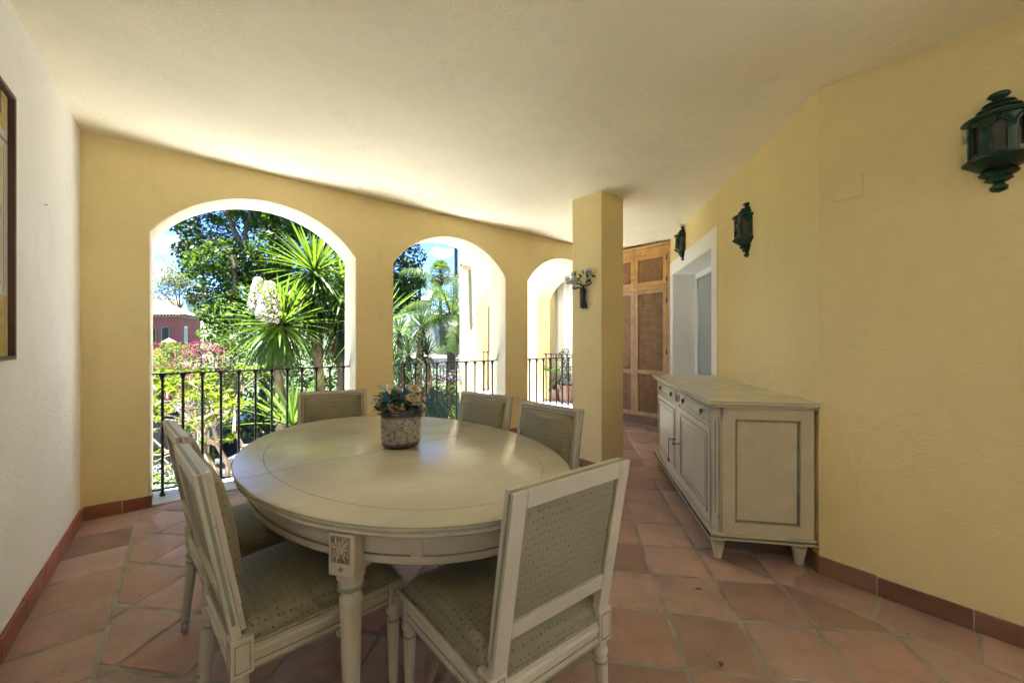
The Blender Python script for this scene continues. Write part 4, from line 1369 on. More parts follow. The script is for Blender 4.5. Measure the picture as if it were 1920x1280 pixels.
sp.lathe([(.075, 0), (.075, .26), (.055, .26), (.055, 0)], 14, cap=False, M=Ms)
obj('water_spout', sp, M_WINGOUT, wg)
railing('iron_railing', 'black iron railing in the far arch of the sunlit wing', 1.53, 11, (5.68, 7.29, 0), R(90), orn=False)
railing('iron_railing', 'black iron railing in the near arch of the wing before the curtain', 1.30, 9, (5.68, 5.215, 0), R(90), orn=True)

M_CURT = pbr('white_curtain_cloth', (.78, .77, .76), .8, .03, 3, .1, 200)
v = []; f = []
n = 90
for i in range(n + 1):
    y = 4.0 + (6.10 - 4.0) * i / n
    dx = .035 * math.sin(i * .8) + .02 * math.sin(i * .23 + 1)
    for j in range(5):
        z = .03 + 2.70 * j / 4
        v.append((6.22 + dx * (1 - .25 * j / 4), y, z)); 
for i in range(n):
    for j in range(4):
        a = i * 5 + j
        f.append((a, a + 5, a + 6, a + 1))
ct = tag(obj('curtain', B().add(v, f), M_CURT, smooth=80, fix=False), 'white floor length curtain hanging inside the wing arch', 'curtain')
md = ct.modifiers.new('thick', 'SOLIDIFY'); md.thickness = .004

M_POT = pbr('terracotta_pot', (.19, .10, .065), .75, .15, 10, .2, 60)
M_LEAFB = leafmat('fresh_vine_leaf', (.06, .12, .02), (.12, .20, .04), .4)


# ------------------------------------------------------------------ foliage helpers
def leaves_np(P, size, nbias, rg, aspect=.5, jitter=.35, fold=.25):
    """diamond leaves, folded on the midrib: 4 verts, 2 quads... returned as triangles"""
    n = len(P)
    N = rg.normal(size=(n, 3)) * .75 + nbias
    N /= np.linalg.norm(N, axis=1)[:, None] + 1e-9
    A = rg.normal(size=(n, 3)); A -= (A * N).sum(1)[:, None] * N
    A /= np.linalg.norm(A, axis=1)[:, None] + 1e-9
    S = np.cross(N, A)
    L = size * (1 + jitter * rg.uniform(-1, 1, size=(n, 1)))
    V = np.empty((n, 5, 3))
    V[:, 0] = P - A * L * .5
    V[:, 1] = P + S * L * aspect * .5 + N * L * fold * .3 - A * L * .05
    V[:, 2] = P + A * L * .5 - N * L * .12
    V[:, 3] = P - S * L * aspect * .5 + N * L * fold * .3 - A * L * .05
    V[:, 4] = P + A * L * .05
    base = np.arange(n)[:, None] * 5
    F = np.concatenate([base + np.array([[0, 1, 4]]), base + np.array([[1, 2, 4]]), base + np.array([[2, 3, 4]]), base + np.array([[3, 0, 4]])])
    return V.reshape(-1, 3), F


def cloud_pts(c, r, n, rg, shell=.5, sq=(1, 1, 1)):
    D = rg.normal(size=(n, 3)); D /= np.linalg.norm(D, axis=1)[:, None]
    rad = rg.uniform(0, 1, size=(n, 1)) ** (1 / 3) * (1 - shell) + shell * (1 - np.abs(rg.normal(0, .16, size=(n, 1))))
    return np.asarray(c) + D * rad * r * np.asarray(sq), D


def foliage(name, clumps, per, size, mat, parent=None, rg=None, up=.6, out=.6, aspect=.5, shell=.5, sq=(1, 1, .8)):
    rg = rg or rng
    Ps, Ns = [], []
    for c in clumps:
        n = int(per * (c[3] ** 2) * (c[4] if len(c) > 4 else 1))
        P, D = cloud_pts(c[:3], c[3], n, rg, shell, sq)
        Ps.append(P); Ns.append(D * out + np.array([0, 0, up]))
    V, F = leaves_np(np.concatenate(Ps), size, np.concatenate(Ns), rg, aspect)
    return raw(name, V, F, mat, parent)


def spot(px, py, k):
    x, y = at(px, k)
    return (x, y, zat(py, k))


def wander(p, q, n, amp, rs_):
    p = Vector(p); q = Vector(q); o = []
    for i in range(n + 1):
        t = i / n
        o.append(p.lerp(q, t) + Vector((rs_.gauss(0, amp), rs_.gauss(0, amp), rs_.gauss(0, amp * .6))) * (0 if i in (0, n) else 1))
    return o


# ------------------------------------------------------------------ ground
def sstep(a, c, x):
    t = max(0, min(1, (x - a) / (c - a))); return t * t * (3 - 2 * t)


def ground_z(x, y):
    r = math.hypot(x, y); ph = math.degrees(math.atan2(x, y))
    wl_ = sstep(22, 9, ph) if ph > -60 else 1
    L = np.interp(r, [0, 20, 32, 41, 80, 160, 400], [-2, -2, -.9, .1, 4.6, 10, 22])
    Rr = np.interp(r, [0, 16, 21, 30, 45, 60, 120, 400], [-2, -2, -.75, -.4, .5, 2.0, 8, 20])
    return float(L * wl_ + Rr * (1 - wl_))


M_GROUND = pbr('dry_garden_soil_and_grass', (.035, .050, .018), .9, .4, 1.2, .6, 14)
rad = [1, 5, 9, 13, 15, 17, 19, 21, 23, 25, 28, 31, 36, 42, 50, 60, 75, 95, 120, 180, 260, 400]
na = 96
v = [(0, 0, -2.02)]; f = []
for r_ in rad:
    for i in range(na):
        a = 2 * math.pi * i / na
        x, y = r_ * math.sin(a), r_ * math.cos(a)
        v.append((x, y, ground_z(x, y) if y > -2 else -2.0 + max(0, (r_ - 30) * .02)))
for i in range(na):
    f.append((0, 1 + i, 1 + (i + 1) % na))
for j in range(len(rad) - 1):
    for i in range(na):
        i2 = (i + 1) % na
        f.append((1 + j * na + i, 1 + (j + 1) * na + i, 1 + (j + 1) * na + i2, 1 + j * na + i2))
tag(obj('ground', B().add(v, f), M_GROUND, smooth=60), 'garden soil and grass below the porch', 'ground', kind='structure')
tag(obj('side_bounce_slab', B().prism([(-4, -11), (13, -11), (13, SIDE_END - .02), (RW + .02, SIDE_END - .02), (RW + .02, BACK - .31), (-4, BACK - .31)], -.4, -.03), pbr('white_bounce_stone', (.78, .78, .77), .6, .05, 3), smooth=0), 'added pale slab beside the viewer, out of frame, bouncing sun indoors', 'side_bounce_slab', kind='structure')  # unseen white slab, added so sun bounces in through the side opening
tag(obj('low_bounce_slab', B().box(-8, 5.49, ARCH_Y1 + .001, 8.0, -2.3, -1.98), M_STONE, smooth=0), 'added unseen pale slab below the arcade, bouncing sun to the ceiling', 'low_bounce_slab', kind='structure')  # hidden slab added below the arches to throw sunlight up at the ceiling
# paved driveway that the parked car stands on
tag(obj('driveway', B().prism([(*at(100, 9.6),), (*at(470, 9.6),), (*at(470, 13.5),), (*at(100, 13.5),)], -2.0, -1.97), pbr('pale_driveway', (.045, .045, .047), .8, .15, 2), smooth=0), 'pale paved driveway under the parked car', 'driveway', kind='structure')

# ------------------------------------------------------------------ trees and shrubs
M_BARK = pbr('pale_fig_bark', (.13, .088, .055), .85, .25, 5, .5, 20)
M_BARKD = pbr('dark_bark', (.10, .07, .045), .9, .3, 6, .6, 25)
M_FICUS = leafmat('fig_leaf', (.030, .068, .012), (.080, .140, .024), .30, .35)
M_FICUS2 = leafmat('young_fig_leaf', (.06, .13, .02), (.11, .19, .03), .4, .35)
rt = random.Random(21); rg = np.random.default_rng(21)

fx = at(505, 15.2)
fic = thing('fig_tree', 'huge dark green fig tree filling the left arch', 'tree', (fx[0], fx[1], -2))


def leftlim(py):
    return float(np.interp(py, [-400, 300, 400, 430, 470, 520, 560, 600, 650], [230, 290, 322, 328, 344, 350, 378, 402, 420]))


def rightlim(py):
    return float(np.interp(py, [-400, 300, 450, 500, 560, 600, 640], [760, 770, 772, 785, 778, 755, 700]))


cl = []; cl2 = []
for py in range(-230, 650, 44):
    for px in range(260, 800, 46):
        x = px + rt.uniform(-20, 20); y = py + rt.uniform(-20, 20)
        r_ = rt.uniform(.7, 1.2)
        k = rt.uniform(12.8, 17.5)
        m_ = r_ * .8 / k * FPX
        if x - m_ < leftlim(y) or x + m_ > rightlim(y) or y > 640 - m_ * .4: continue
        if rt.random() < .05: continue
        p = spot(x, y, k)
        (cl2 if rt.random() < .28 else cl).append((p[0] - fx[0], p[1] - fx[1], p[2] + 2, r_))
for x, y, k, r_ in ((345, 420, 14, .55), (352, 470, 14, .5), (362, 500, 14.5, .45), (330, 398, 14, .4), (385, 560, 14, .6), (400, 590, 13.5, .55), (765, 480, 14.5, .7), (760, 540, 14.5, .8), (750, 570, 14.5, .7), (772, 520, 14.5, .55)):
    p = spot(x, y, k); cl.append((p[0] - fx[0], p[1] - fx[1], p[2] + 2, r_))
foliage('crown', cl, 1000, .15, M_FICUS, fic, rg, shell=.35)
foliage('young_growth', cl2, 700, .14, M_FICUS2, fic, rg)


def loc_path(pts):
    return [Vector(spot(*p)) - Vector((fx[0], fx[1], -2)) for p in pts]


b = B()
b.tube([(0, 0, 0), (.1, .0, 1.5), (.0, .1, 3.2), (.3, .2, 5.5), (.2, .4, 9)], [.55, .42, .36, .28, .15], 12)
obj('trunk', b, M_BARK, fic)
for path, r0, r1 in (([(505, 640, 15), (470, 590, 13.6), (432, 562, 12.9), (428, 552, 12.7), (440, 545, 12.6), (441, 500, 12.6), (437, 478, 12.6)], .17, .07),
                     ([(441, 480, 13.9), (452, 455, 14.1), (436, 425, 14.0), (424, 390, 14.0), (420, 340, 14.1)], .10, .06),
                     ([(520, 600, 15.8), (500, 520, 14.3), (470, 470, 14.2), (458, 440, 14.2), (470, 410, 14.3), (466, 370, 14.3)], .13, .06),
                     ([(530, 560, 15.8), (545, 470, 14.5), (540, 420, 14.3), (535, 380, 14.3)], .12, .06),
                     ([(520, 520, 15.3), (505, 440, 14.5), (480, 405, 14.3), (470, 380, 14.3)], .09, .04),
                     ([(441, 470, 14.0), (410, 455, 14.1), (380, 440, 14.3), (365, 442, 14.3)], .05, .02),
                     ([(500, 540, 14.6), (470, 515, 14.1), (445, 512, 13.9)], .06, .03),
                     ([(600, 520, 15.3), (680, 430, 15.3), (740, 470, 15.8), (765, 500, 15.8)], .12, .03)):
    pts = loc_path(path)
    obj('branch', B().tube(pts, list(np.linspace(r0, r1, len(pts))), 9), M_BARK, fic)


def strap_leaf_mesh(L, w, droop, seg=6):
    """sword leaf along +x from the origin, bending down by droop, V section"""
    v = []
    for i in range(seg + 1):
        t = i / seg
        a = -droop * t * t
        x = L * (t - droop * droop * t ** 3 / 6); z = -L * droop * t * t * .5
        ww = w * (.55 + .9 * t if t < .4 else (.91 * (1 - ((t - .4) / .6) ** 2.2)) + .01)
        v += [(x, -ww, z + ww * .30), (x, 0, z), (x, ww, z + ww * .30)]
    f = []
    for i in range(seg):
        for j in range(2):
            f.append((i * 3 + j, i * 3 + j + 1, i * 3 + j + 4, i * 3 + j + 3))
    return v, f


M_YUC = leafmat('yucca_leaf', (.045, .095, .020), (.085, .15, .030), .42, .30, (2.6, 2.5, .7, 1), spec=.3)
M_YUCD = leafmat('dark_yucca_leaf', (.022, .050, .028), (.040, .075, .040), .2, .4)
M_DEAD = leafmat('dry_brown_leaf', (.22, .12, .05), (.30, .18, .08), .1, .7, (1, 1, 1, 1))
LEAFM = {}


def leaf_data(droop, mat):
    key = (round(droop, 1), mat.name)
    if key not in LEAFM:
        v, f = strap_leaf_mesh(1.0, .027, key[0])
        me = bpy.data.meshes.new('leaf'); me.from_pydata(v, [], f); me.materials.append(mat)
        me.polygons.foreach_set('use_smooth', [True] * len(f))
        LEAFM[key] = me
    return LEAFM[key]


def rosette_leaves(n, L, rs_, lo=-75, hi=85, wid=1.0):
    """list of (matrix, droop, elev)"""
    o = []
    for i in range(n):
        az = i * 2.39996 + rs_.gauss(0, .12)
        t = (i + .5) / n
        el = lo + (hi - lo) * t ** .85 + rs_.gauss(0, 5)
        l_ = L * rs_.uniform(.85, 1.08) * (.75 if el > 70 else 1)
        dr = .25 + .9 * max(0, (40 - el) / 100) * rs_.uniform(.3, 1.1)
        Mx = Matrix.Rotation(az, 4, 'Z') @ Matrix.Rotation(-R(el), 4, 'Y') @ Matrix.Translation((.05, 0, 0)) @ Matrix.Rotation(rs_.gauss(0, .25), 4, 'X') @ Matrix.Diagonal((l_, l_ * wid, l_, 1))
        o.append((Mx, dr, el))
    return o


def yucca(name, label, base, heads, mat, rs_, single=True, cat='yucca', dead=True, skirt=False):
    t = thing(name, label, cat, base)
    for (c, L, n, lo, hi, tilt) in heads:
        c = Vector(c) - Vector(base)
        Mc = Matrix.Translation(c) @ Matrix.Rotation(tilt[0], 4, 'X') @ Matrix.Rotation(tilt[1], 4, 'Y')
        pts = wander((c.x * .2, c.y * .2, -.05), c, 5, .04, rs_)
        obj('trunk', B().tube(pts, list(np.linspace(.13, .06, 6)), 10), M_BARKD, t)
        bj = B()
        if skirt:                      # old leaves hanging down the stem
            sk = B(); sd = B()
            for i in range(150):
                dz = rs_.uniform(0, .75); az = rs_.uniform(0, 6.283); l_ = L * rs_.uniform(.7, 1.0)
                v, f = strap_leaf_mesh(1.0, .027, rs_.uniform(.1, .6), 4)
                (sd if rs_.random() < .12 else sk).add(v, f, Mc @ Matrix.Translation((0, 0, -dz)) @ Matrix.Rotation(az, 4, 'Z') @ Matrix.Rotation(R(rs_.uniform(42, 84)), 4, 'Y') @ Matrix.Diagonal((l_, l_, l_, 1)))
            tag(raw('leaf_skirt', sk.v, sk.f, M_YUCD, t, smooth=True), kind='stuff')
            tag(raw('dry_leaf_skirt', sd.v, sd.f, M_DEAD, t, smooth=True), kind='stuff')
        for Mx, dr, el in rosette_leaves(n, L, rs_, lo, hi):
            mt = mat if el > -62 or not dead or rs_.random() > .2 else M_DEAD
            if single:
                o = bpy.data.objects.new('leaf', leaf_data(dr, mt)); C.objects.link(o); o.parent = t
                o.matrix_local = Mc @ Mx
            else:
                v, f = strap_leaf_mesh(1.0, .030, dr, 4); bj.add(v, f, Mc @ Mx)
        if not single:
            o = raw('rosette', bj.v, bj.f, mat, t, smooth=True)
    return t


ry = random.Random(5)
p1 = spot(527, 612, 7.0)
flo = yucca('yucca', 'yucca crowned with two white flower spikes in the left arch', (p1[0], p1[1], -2), [(p1, .98, 230, -80, 80, (0, 0))], M_YUC, ry)


def panicle(name, base, h, r, n, rs_):
    b_ = B()
    for i in range(n):
        t = rs_.random() ** .8
        rr = r * (1 - t * .75) * math.sqrt(rs_.random()) * (1 if t > .12 else .6)
        a = rs_.uniform(0, 6.283)
        s_ = rs_.uniform(.015, .027)
        Mx = Matrix.Translation((base[0] + rr * math.cos(a), base[1] + rr * math.sin(a), base[2] + h * t)) @ Matrix.Rotation(rs_.uniform(0, 3), 4, 'X') @ Matrix.Rotation(rs_.uniform(0, 3), 4, 'Y')
        # small hanging bell of three crossed petals
        b_.add([(0, 0, s_), (s_, 0, 0), (0, s_, 0), (-s_, 0, 0), (0, -s_, 0), (0, 0, -s_ * 1.1)], [(0, 1, 2), (0, 2, 3), (0, 3, 4), (0, 4, 1), (5, 2, 1), (5, 3, 2), (5, 4, 3), (5, 1, 4)], Mx)
    b_.tube([base, (base[0], base[1], base[2] + h)], .012, 6)
    return obj(name, b_, M_FLOWER, flo, smooth=0, fix=False)


M_FLOWER = leafmat('cream_yucca_flower', (.50, .48, .38), (.62, .60, .50), .25, .6, (1, 1, .9, 1), k=1)
crv = Vector((math.cos(YAW), -math.sin(YAW), 0))
c0 = Vector(p1) - Vector((p1[0], p1[1], -2))
cto = Vector((-crv.y, crv.x, 0)) * -1
panicle('flower_spike', tuple(c0 - crv * .25 + cto * .25 + Vector((0, 0, .20))), .62, .19, 1100, ry)
panicle('flower_spike', tuple(c0 + crv * .03 + cto * .38 + Vector((0, 0, .05))), .68, .25, 1700, ry)

p2 = spot(590, 512, 7.6); p2b = spot(648, 545, 7.9); p2c = spot(708, 608, 7.4)
yb = at(612, 7.8)
yucca('yucca', 'tallest yucca with hanging dark skirt beside the arch pier', (yb[0], yb[1], -2), [(p2, 1.0, 135, -60, 88, (0, 0)), (p2b, 1.05, 100, -60, 70, (0, .1)), (p2c, .95, 62, -60, 85, (0, 0))], M_YUC, ry, skirt=True)
p3 = spot(548, 800, 6.2)
yucca('yucca', 'low bright yucca rosette behind the left railing', (p3[0], p3[1], -2), [(p3, .95, 42, 8, 85, (0, 0))], M_YUC, ry)
yd = at(772, 9.6)
yucca('yucca', 'dark many headed yucca seen through the middle arch', (yd[0], yd[1], -2),
      [(spot(790, 612, 9.8), .62, 62, -70, 85, (0, 0)), (spot(765, 665, 9.4), .62, 62, -60, 85, (0, 0)), (spot(748, 625, 9.9), .62, 60, -60, 85, (0, 0)), (spot(800, 668, 9.9), .6, 60, -60, 85, (0, 0)), (spot(770, 715, 9.2), .6, 55, -50, 85, (0, 0)), (spot(790, 650, 10.2), .6, 60, -70, 85, (0, 0)), (spot(745, 690, 9.4), .6, 60, -70, 85, (0, 0))], M_YUCD, ry, single=False)

# frangipani like shrub with pale bare limbs behind the left railing
M_PALE = pbr('pale_limb_bark', (.14, .10, .062), .8, .2, 9, .3, 40)
M_FRAN = leafmat('lime_leaf', (.085, .15, .018), (.17, .23, .03), .45, .4, (2.2, 2.0, .5, 1))
fb = at(425, 6.6)
fr = thing('limb_shrub', 'spreading shrub with pale bare limbs and lime leaves behind the railing', 'shrub', (fb[0], fb[1], -2))
lim = B(); tips = []


def grow(p, d, L, r_, lev):
    q = p + d * L
    mid_ = p.lerp(q, .5) + Vector((rt.gauss(0, .05), rt.gauss(0, .05), rt.gauss(0, .03))) * L * 2
    lim.tube([p, mid_, q], [r_, r_ * .85, r_ * .68], 6)
    if lev == 0:
        tips.append(q); return
    for i in range(rt.choice((2, 3, 3))):
        nd = (d + Vector((rt.gauss(0, .62), rt.gauss(0, .62), rt.gauss(.10, .38)))).normalized()
        grow(q, nd, L * rt.uniform(.62, .85), r_ * .66, lev - 1)


for dx, dz, L0 in ((-.75, .8, .72), (-.35, 1, .8), (.2, 1, .75), (-1.0, .42, .78), (.45, .8, .6)):
    d = (crv * dx + Vector((-.1 * crv.y, .1 * crv.x, dz)) + Vector((rt.gauss(0, .25), rt.gauss(0, .25), 0))).normalized()
    grow(Vector((0, 0, .75)), d, L0, .050, 4)
lim.tube([(0, 0, -.05), (.03, 0, .4), (0, 0, .78)], [.10, .08, .07], 9)
obj('limbs', lim, M_PALE, fr)
T_ = np.array([tuple(q) for q in tips])
Ps = []; Ns = []
for q in T_:
    n = 9
    D = rg.normal(size=(n, 3)); D[:, 2] = np.abs(D[:, 2]) * .5; D /= np.linalg.norm(D, axis=1)[:, None]
    Ps.append(q + D * .075); Ns.append(np.tile([[0, 0, 1.4]], (n, 1)) + D * .3)
V, F = leaves_np(np.concatenate(Ps), .15, np.concatenate(Ns), rg, .34)
raw('foliage', V, F, M_FRAN, fr)


def shrub(name, label, centre, clumps, per, size, mat, cat='shrub', flowers=None, stems=6, **kw):
    t = thing(name, label, cat, centre)
    c = Vector(centre)
    rel = [(a[0] - c.x, a[1] - c.y, a[2] - c.z, a[3]) for a in clumps]
    foliage('foliage', rel, per, size, mat, t, rg, **kw)
    b_ = B()
    for q in rel[:stems]:
        b_.tube(wander((rt.gauss(0, .1), rt.gauss(0, .1), 0), q[:3], 4, .05, rt), [.04, .035, .03, .02, .01], 6)
    obj('stems', b_, M_BARKD, t)
    if flowers:
        m_, sel, n, s_ = flowers
        P = []
        for i in sel:
            q = rel[i]
            pp, D = cloud_pts(q[:3], q[3] * 1.02, n, rg, .85, (1, 1, .8))
            P.append(pp[D[:, 2] > -.2])
        P = np.concatenate(P)
        V_, F_ = leaves_np(P, s_, rg.normal(size=P.shape) * .5 + [0, 0, .5], rg, .8)
        tag(raw('flowers', V_, F_, m_, t), kind='stuff')
    return t


M_BOUG = leafmat('bougainvillea_leaf', (.055, .095, .025), (.10, .15, .04), .35, .45)
M_PINK = leafmat('magenta_bract', (.50, .02, .17), (.62, .05, .26), .4, .6, (1.3, 1, 1.2, 1))
M_PURP = leafmat('purple_bract', (.30, .07, .42), (.45, .14, .55), .4, .6, (1.2, 1, 1.2, 1))
M_FEATH = leafmat('feathery_leaf', (.10, .16, .04), (.17, .23, .07), .4, .5)
g0 = spot(375, 700, 10.2)
shrub('bougainvillea', 'bougainvillea bush with magenta flowers above the left railing', (g0[0], g0[1], -2),
      [(*spot(378, 662, 10), .42), (*spot(352, 685, 9.8), .38), (*spot(402, 672, 10.2), .48), (*spot(420, 700, 10.4), .5), (*spot(390, 700, 9.9), .5), (*spot(345, 710, 10), .5), (*spot(372, 735, 10.2), .6), (*spot(420, 740, 10.4), .6), (*spot(425, 650, 10.8), .4), (*spot(450, 700, 10.6), .5)],
      900, .075, M_BOUG, flowers=(M_PINK, (0, 0, 1, 2, 4), 120, .05))
g1 = spot(305, 690, 10.6)
shrub('feathery_shrub', 'pale feathery green shrub left of the magenta bougainvillea', (g1[0], g1[1], -2),
      [(*spot(x, y, 10.6), r_) for x, y, r_ in ((300, 690, .5), (325, 665, .34), (318, 690, .45), (290, 715, .55), (335, 690, .35), (312, 650, .18), (330, 648, .16), (346, 655, .2), (298, 665, .25), (275, 690, .5), (350, 668, .2))],
      2000, .085, M_FEATH, aspect=.28)
g2 = spot(305, 870, 7.4)
shrub('clipped_hedge', 'dark clipped hedge at the foot of the black fence', (g2[0], g2[1], -2),
      [(*spot(x, 885 + dy, 7.4), .34) for x in (210, 235, 260, 285, 310, 335, 360, 385) for dy in (0, 45, 90)], 900, .055, leafmat('dark_hedge_leaf', (.012, .03, .010), (.025, .05, .016), .15, .5), stems=3, shell=.3)
# leafy bushes under and round the fig tree
M_BUSH = leafmat('bright_bush_leaf', (.06, .13, .02), (.13, .21, .05), .4, .35)
g3 = spot(410, 620, 12.5)
shrub('leafy_bush', 'bright leafy bush under the fig tree beside the red house', (g3[0], g3[1], -2),
      [(*spot(x, y, 12.4), r_) for x, y, r_ in ((405, 585, .45), (420, 605, .55), (395, 625, .4), (412, 645, .5), (440, 630, .6), (425, 565, .4), (450, 590, .5), (445, 665, .6))], 900, .12, M_BUSH)
g4 = spot(560, 720, 10.5)
M_DSH = leafmat('shade_bush_leaf', (.018, .04, .010), (.045, .085, .02), .3, .4)
shrub('shade_bush', 'dark green undergrowth behind the yuccas', (g4[0], g4[1], -2),
      [(*spot(x, y, 11 + (i % 3) * .5), .75) for i, (x, y) in enumerate([(x, y) for x in (470, 510, 550, 590, 630, 670, 710) for y in (640, 690, 740, 790)])], 600, .12, M_DSH)

# hedge with purple flowers and strappy grass, middle arch
g5 = spot(815, 730, 10.2)
cl5 = []
for i, x in enumerate((755, 775, 793, 811, 829, 846)):
    for y in (712, 742, 775, 808):
        cl5.append((*spot(x + rt.uniform(-5, 5), y + rt.uniform(-4, 4), 10.2 + rt.uniform(-.2, .2)), .32))
M_HEDG = leafmat('hedge_leaf', (.06, .11, .035), (.12, .17, .06), .35, .45)
shrub('flowering_hedge', 'hedge topped with purple flowers in the middle arch', (g5[0], g5[1], -2), cl5, 1100, .07, M_HEDG,
      flowers=(M_PURP, (0, 4, 8, 12, 16, 20), 70, .05), stems=3)
gr = B()
gb = spot(815, 770, 8.9)
for i in range(420):
    px = rt.uniform(770, 858); k = rt.uniform(8.5, 9.4); x, y = at(px, k)
    v, f = strap_leaf_mesh(1.0, .018, rt.uniform(.3, .9), 3)
    L = rt.uniform(.35, .62)
    Mx = Matrix.Translation((x - gb[0], y - gb[1], rt.uniform(.55, .95))) @ Matrix.Rotation(rt.uniform(0, 6.28), 4, 'Z') @ Matrix.Rotation(-R(rt.uniform(50, 85)), 4, 'Y') @ Matrix.Diagonal((L, L, L, 1))
    gr.add(v, f, Mx)
tg = thing('strappy_lily', 'strappy green lily leaves at the foot of the flowering hedge', 'plant', (gb[0], gb[1], -2))
tag(raw('blades', gr.v, gr.f, M_YUC, tg, smooth=True), kind='stuff')
obj('mound', B().sphere((0, 0, .1), .9, 16, 8, (1.0, 1.0, .75)), M_GROUND, tg)


# ------------------------------------------------------------------ palms
M_PALM = leafmat('palm_leaflet', (.045, .085, .030), (.085, .135, .045), .35, .35)
M_PTRUNK = pbr('ringed_palm_trunk', (.12, .105, .085), .85, .15, 6, .4, 30, streak=((.06, .05, .04), (3, 3, 24), .7))
M_BOOT = pbr('fibrous_palm_boot', (.12, .075, .04), .9, .35, 12, .7, 30)
pp = at(846, 12); pz = zat(592, 12)
pm = thing('feather_palm', 'feather palm with drooping fronds and grey trunk in the middle arch', 'palm', (pp[0], pp[1], -2))
H = pz + 2
prof = [(.19, 0), (.16, .3), (.145, 1.0)]
for i in range(26):
    z_ = 1.0 + (H - 1.95) * i / 25; prof += [(.150 - .0008 * i, z_), (.143 - .0008 * i, z_ + .05)]
obj('trunk', B().lathe(prof, 18), M_PTRUNK, pm)
b = B().lathe([(.13, H - .95), (.20, H - .85), (.24, H - .65), (.19, H - .5), (.14, H - .42), (.12, H - .2), (.08, H + .1)], 16)
for i in range(34):
    a = i * 2.4; z_ = H - .9 + i * .011
    b.tube([(.15 * math.cos(a), .15 * math.sin(a), z_), (.23 * math.cos(a), .23 * math.sin(a), z_ + .10), (.27 * math.cos(a), .27 * math.sin(a), z_ + .05)], [.05, .04, .015], 5)
obj('boots', b, M_BOOT, pm)
for i in range(15):
    a = i * 2.39996 + .5; el = R(80 - 5.6 * i); L = rt.uniform(1.8, 2.3)
    bj = B(); pts = []
    d = Vector((math.cos(a) * math.cos(el), math.sin(a) * math.cos(el), math.sin(el)))
    p = Vector((0, 0, H - .05)); hor = Vector((math.cos(a), math.sin(a), 0)); side = Vector((-math.sin(a), math.cos(a), 0))
    ns = 18
    for s in range(ns + 1):
        pts.append(p.copy())
        p = p + d * (L / ns)
        d = (d + Vector((0, 0, -1)) * (.075 + .008 * s)).normalized()
    bj.tube(pts, list(np.linspace(.022, .004, ns + 1)), 5)
    for s in range(3, ns + 1):
        dirn = (pts[min(s + 1, ns)] - pts[s - 1]).normalized()
        for u in range(4):
            base_ = pts[s - 1].lerp(pts[s], u / 4)
            for sg in (-1, 1):
                ll = .46 * (1 - abs(s / ns - .5) * .9) * rt.uniform(.85, 1.1)
                dd = (dirn * .45 + side * sg * .75 + Vector((0, 0, rt.uniform(-.45, .1)))).normalized()
                m1 = base_ + dd * ll * .5; m2 = base_ + dd * ll * .85 + Vector((0, 0, -ll * .55))
                w = (dirn - dd * dirn.dot(dd)).normalized() * .011
                bj.add([base_ - w, base_ + w, m1 + w, m1 - w, m2], [(0, 1, 2, 3), (3, 2, 4)])
    me = obj('frond', bj, M_PALM, pm, smooth=0, fix=False)


def fan_palm(label, px, pyc, k, cr, nf=44, trunk_r=.17):
    x, y = at(px, k); z0 = ground_z(x, y) - .1; zc = zat(pyc, k)
    t = thing('fan_palm', label, 'palm', (x, y, z0)); h_ = zc - z0
    obj('trunk', B().lathe([(trunk_r * 1.3, 0), (trunk_r, h_ * .2), (trunk_r * .8, h_ * .9), (trunk_r * 1.3, h_ - .3), (trunk_r * .6, h_)], 10), M_BARKD, t)
    bj = B()
    for i in range(nf):
        a = i * 2.39996; el = R(85 - 150 * i / nf)
        d = Vector((math.cos(a) * math.cos(el), math.sin(a) * math.cos(el), math.sin(el)))
        side = Vector((-math.sin(a), math.cos(a), 0)); up = side.cross(d)
        p0 = Vector((0, 0, h_)); p1_ = p0 + d * cr * .5
        bj.tube([p0, p1_], .02, 4)
        for j in range(19):
            q = -1.6 + 3.2 * j / 18
            e = (d * math.cos(q) + side * math.sin(q)).normalized()
            m1 = p1_ + e * cr * .36; m2 = p1_ + e * cr * .55 + Vector((0, 0, -cr * .12))
            w = e.cross(up).normalized() * cr * .022
            bj.add([p1_, m1 - w, m2, m1 + w], [(0, 1, 2, 3)])
    raw_o = obj('crown', bj, M_PALM, t, smooth=0, fix=False)
    return t


fan_palm('slim fan palm farthest left of the distant palms, beside the fig tree', 787, 520, 42, 1.15)
fan_palm('fan palm with round crown right above the feather palm', 826, 512, 34, 1.3)
fan_palm('very tall palm whose bare trunk rises beside the wing corner', 855, 300, 26, 1.6, trunk_r=.12)


def tree(name, label, px, pyc, k, r_, mat, size, n_cl=14, per=260, spread=.75, cat='tree'):
    x, y = at(px, k); z0 = ground_z(x, y) - .1; zc = zat(pyc, k)
    t = thing(name, label, cat, (x, y, z0)); h_ = zc - z0
    cl_ = []
    tr = B().tube([(0, 0, 0), (.1, 0, h_ * .4), (0, .1, h_)], [.11, .08, .04], 7)
    for i in range(n_cl):
        d = Vector((rt.gauss(0, 1), rt.gauss(0, 1), rt.gauss(0, .8))).normalized() * r_ * spread * rt.uniform(.3, 1)
        cl_.append((d.x, d.y, h_ + d.z, r_ * rt.uniform(.28, .5)))
        if i < 7: tr.tube([(0, .05, h_ * .55), (d.x * .5, d.y * .5, h_ * .8 + d.z * .4), (d.x, d.y, h_ + d.z)], [.035, .025, .012], 5)
    obj('trunk', tr, M_BARKD, t)
    foliage('crown', cl_, per, size, mat, t, rg)
    return t


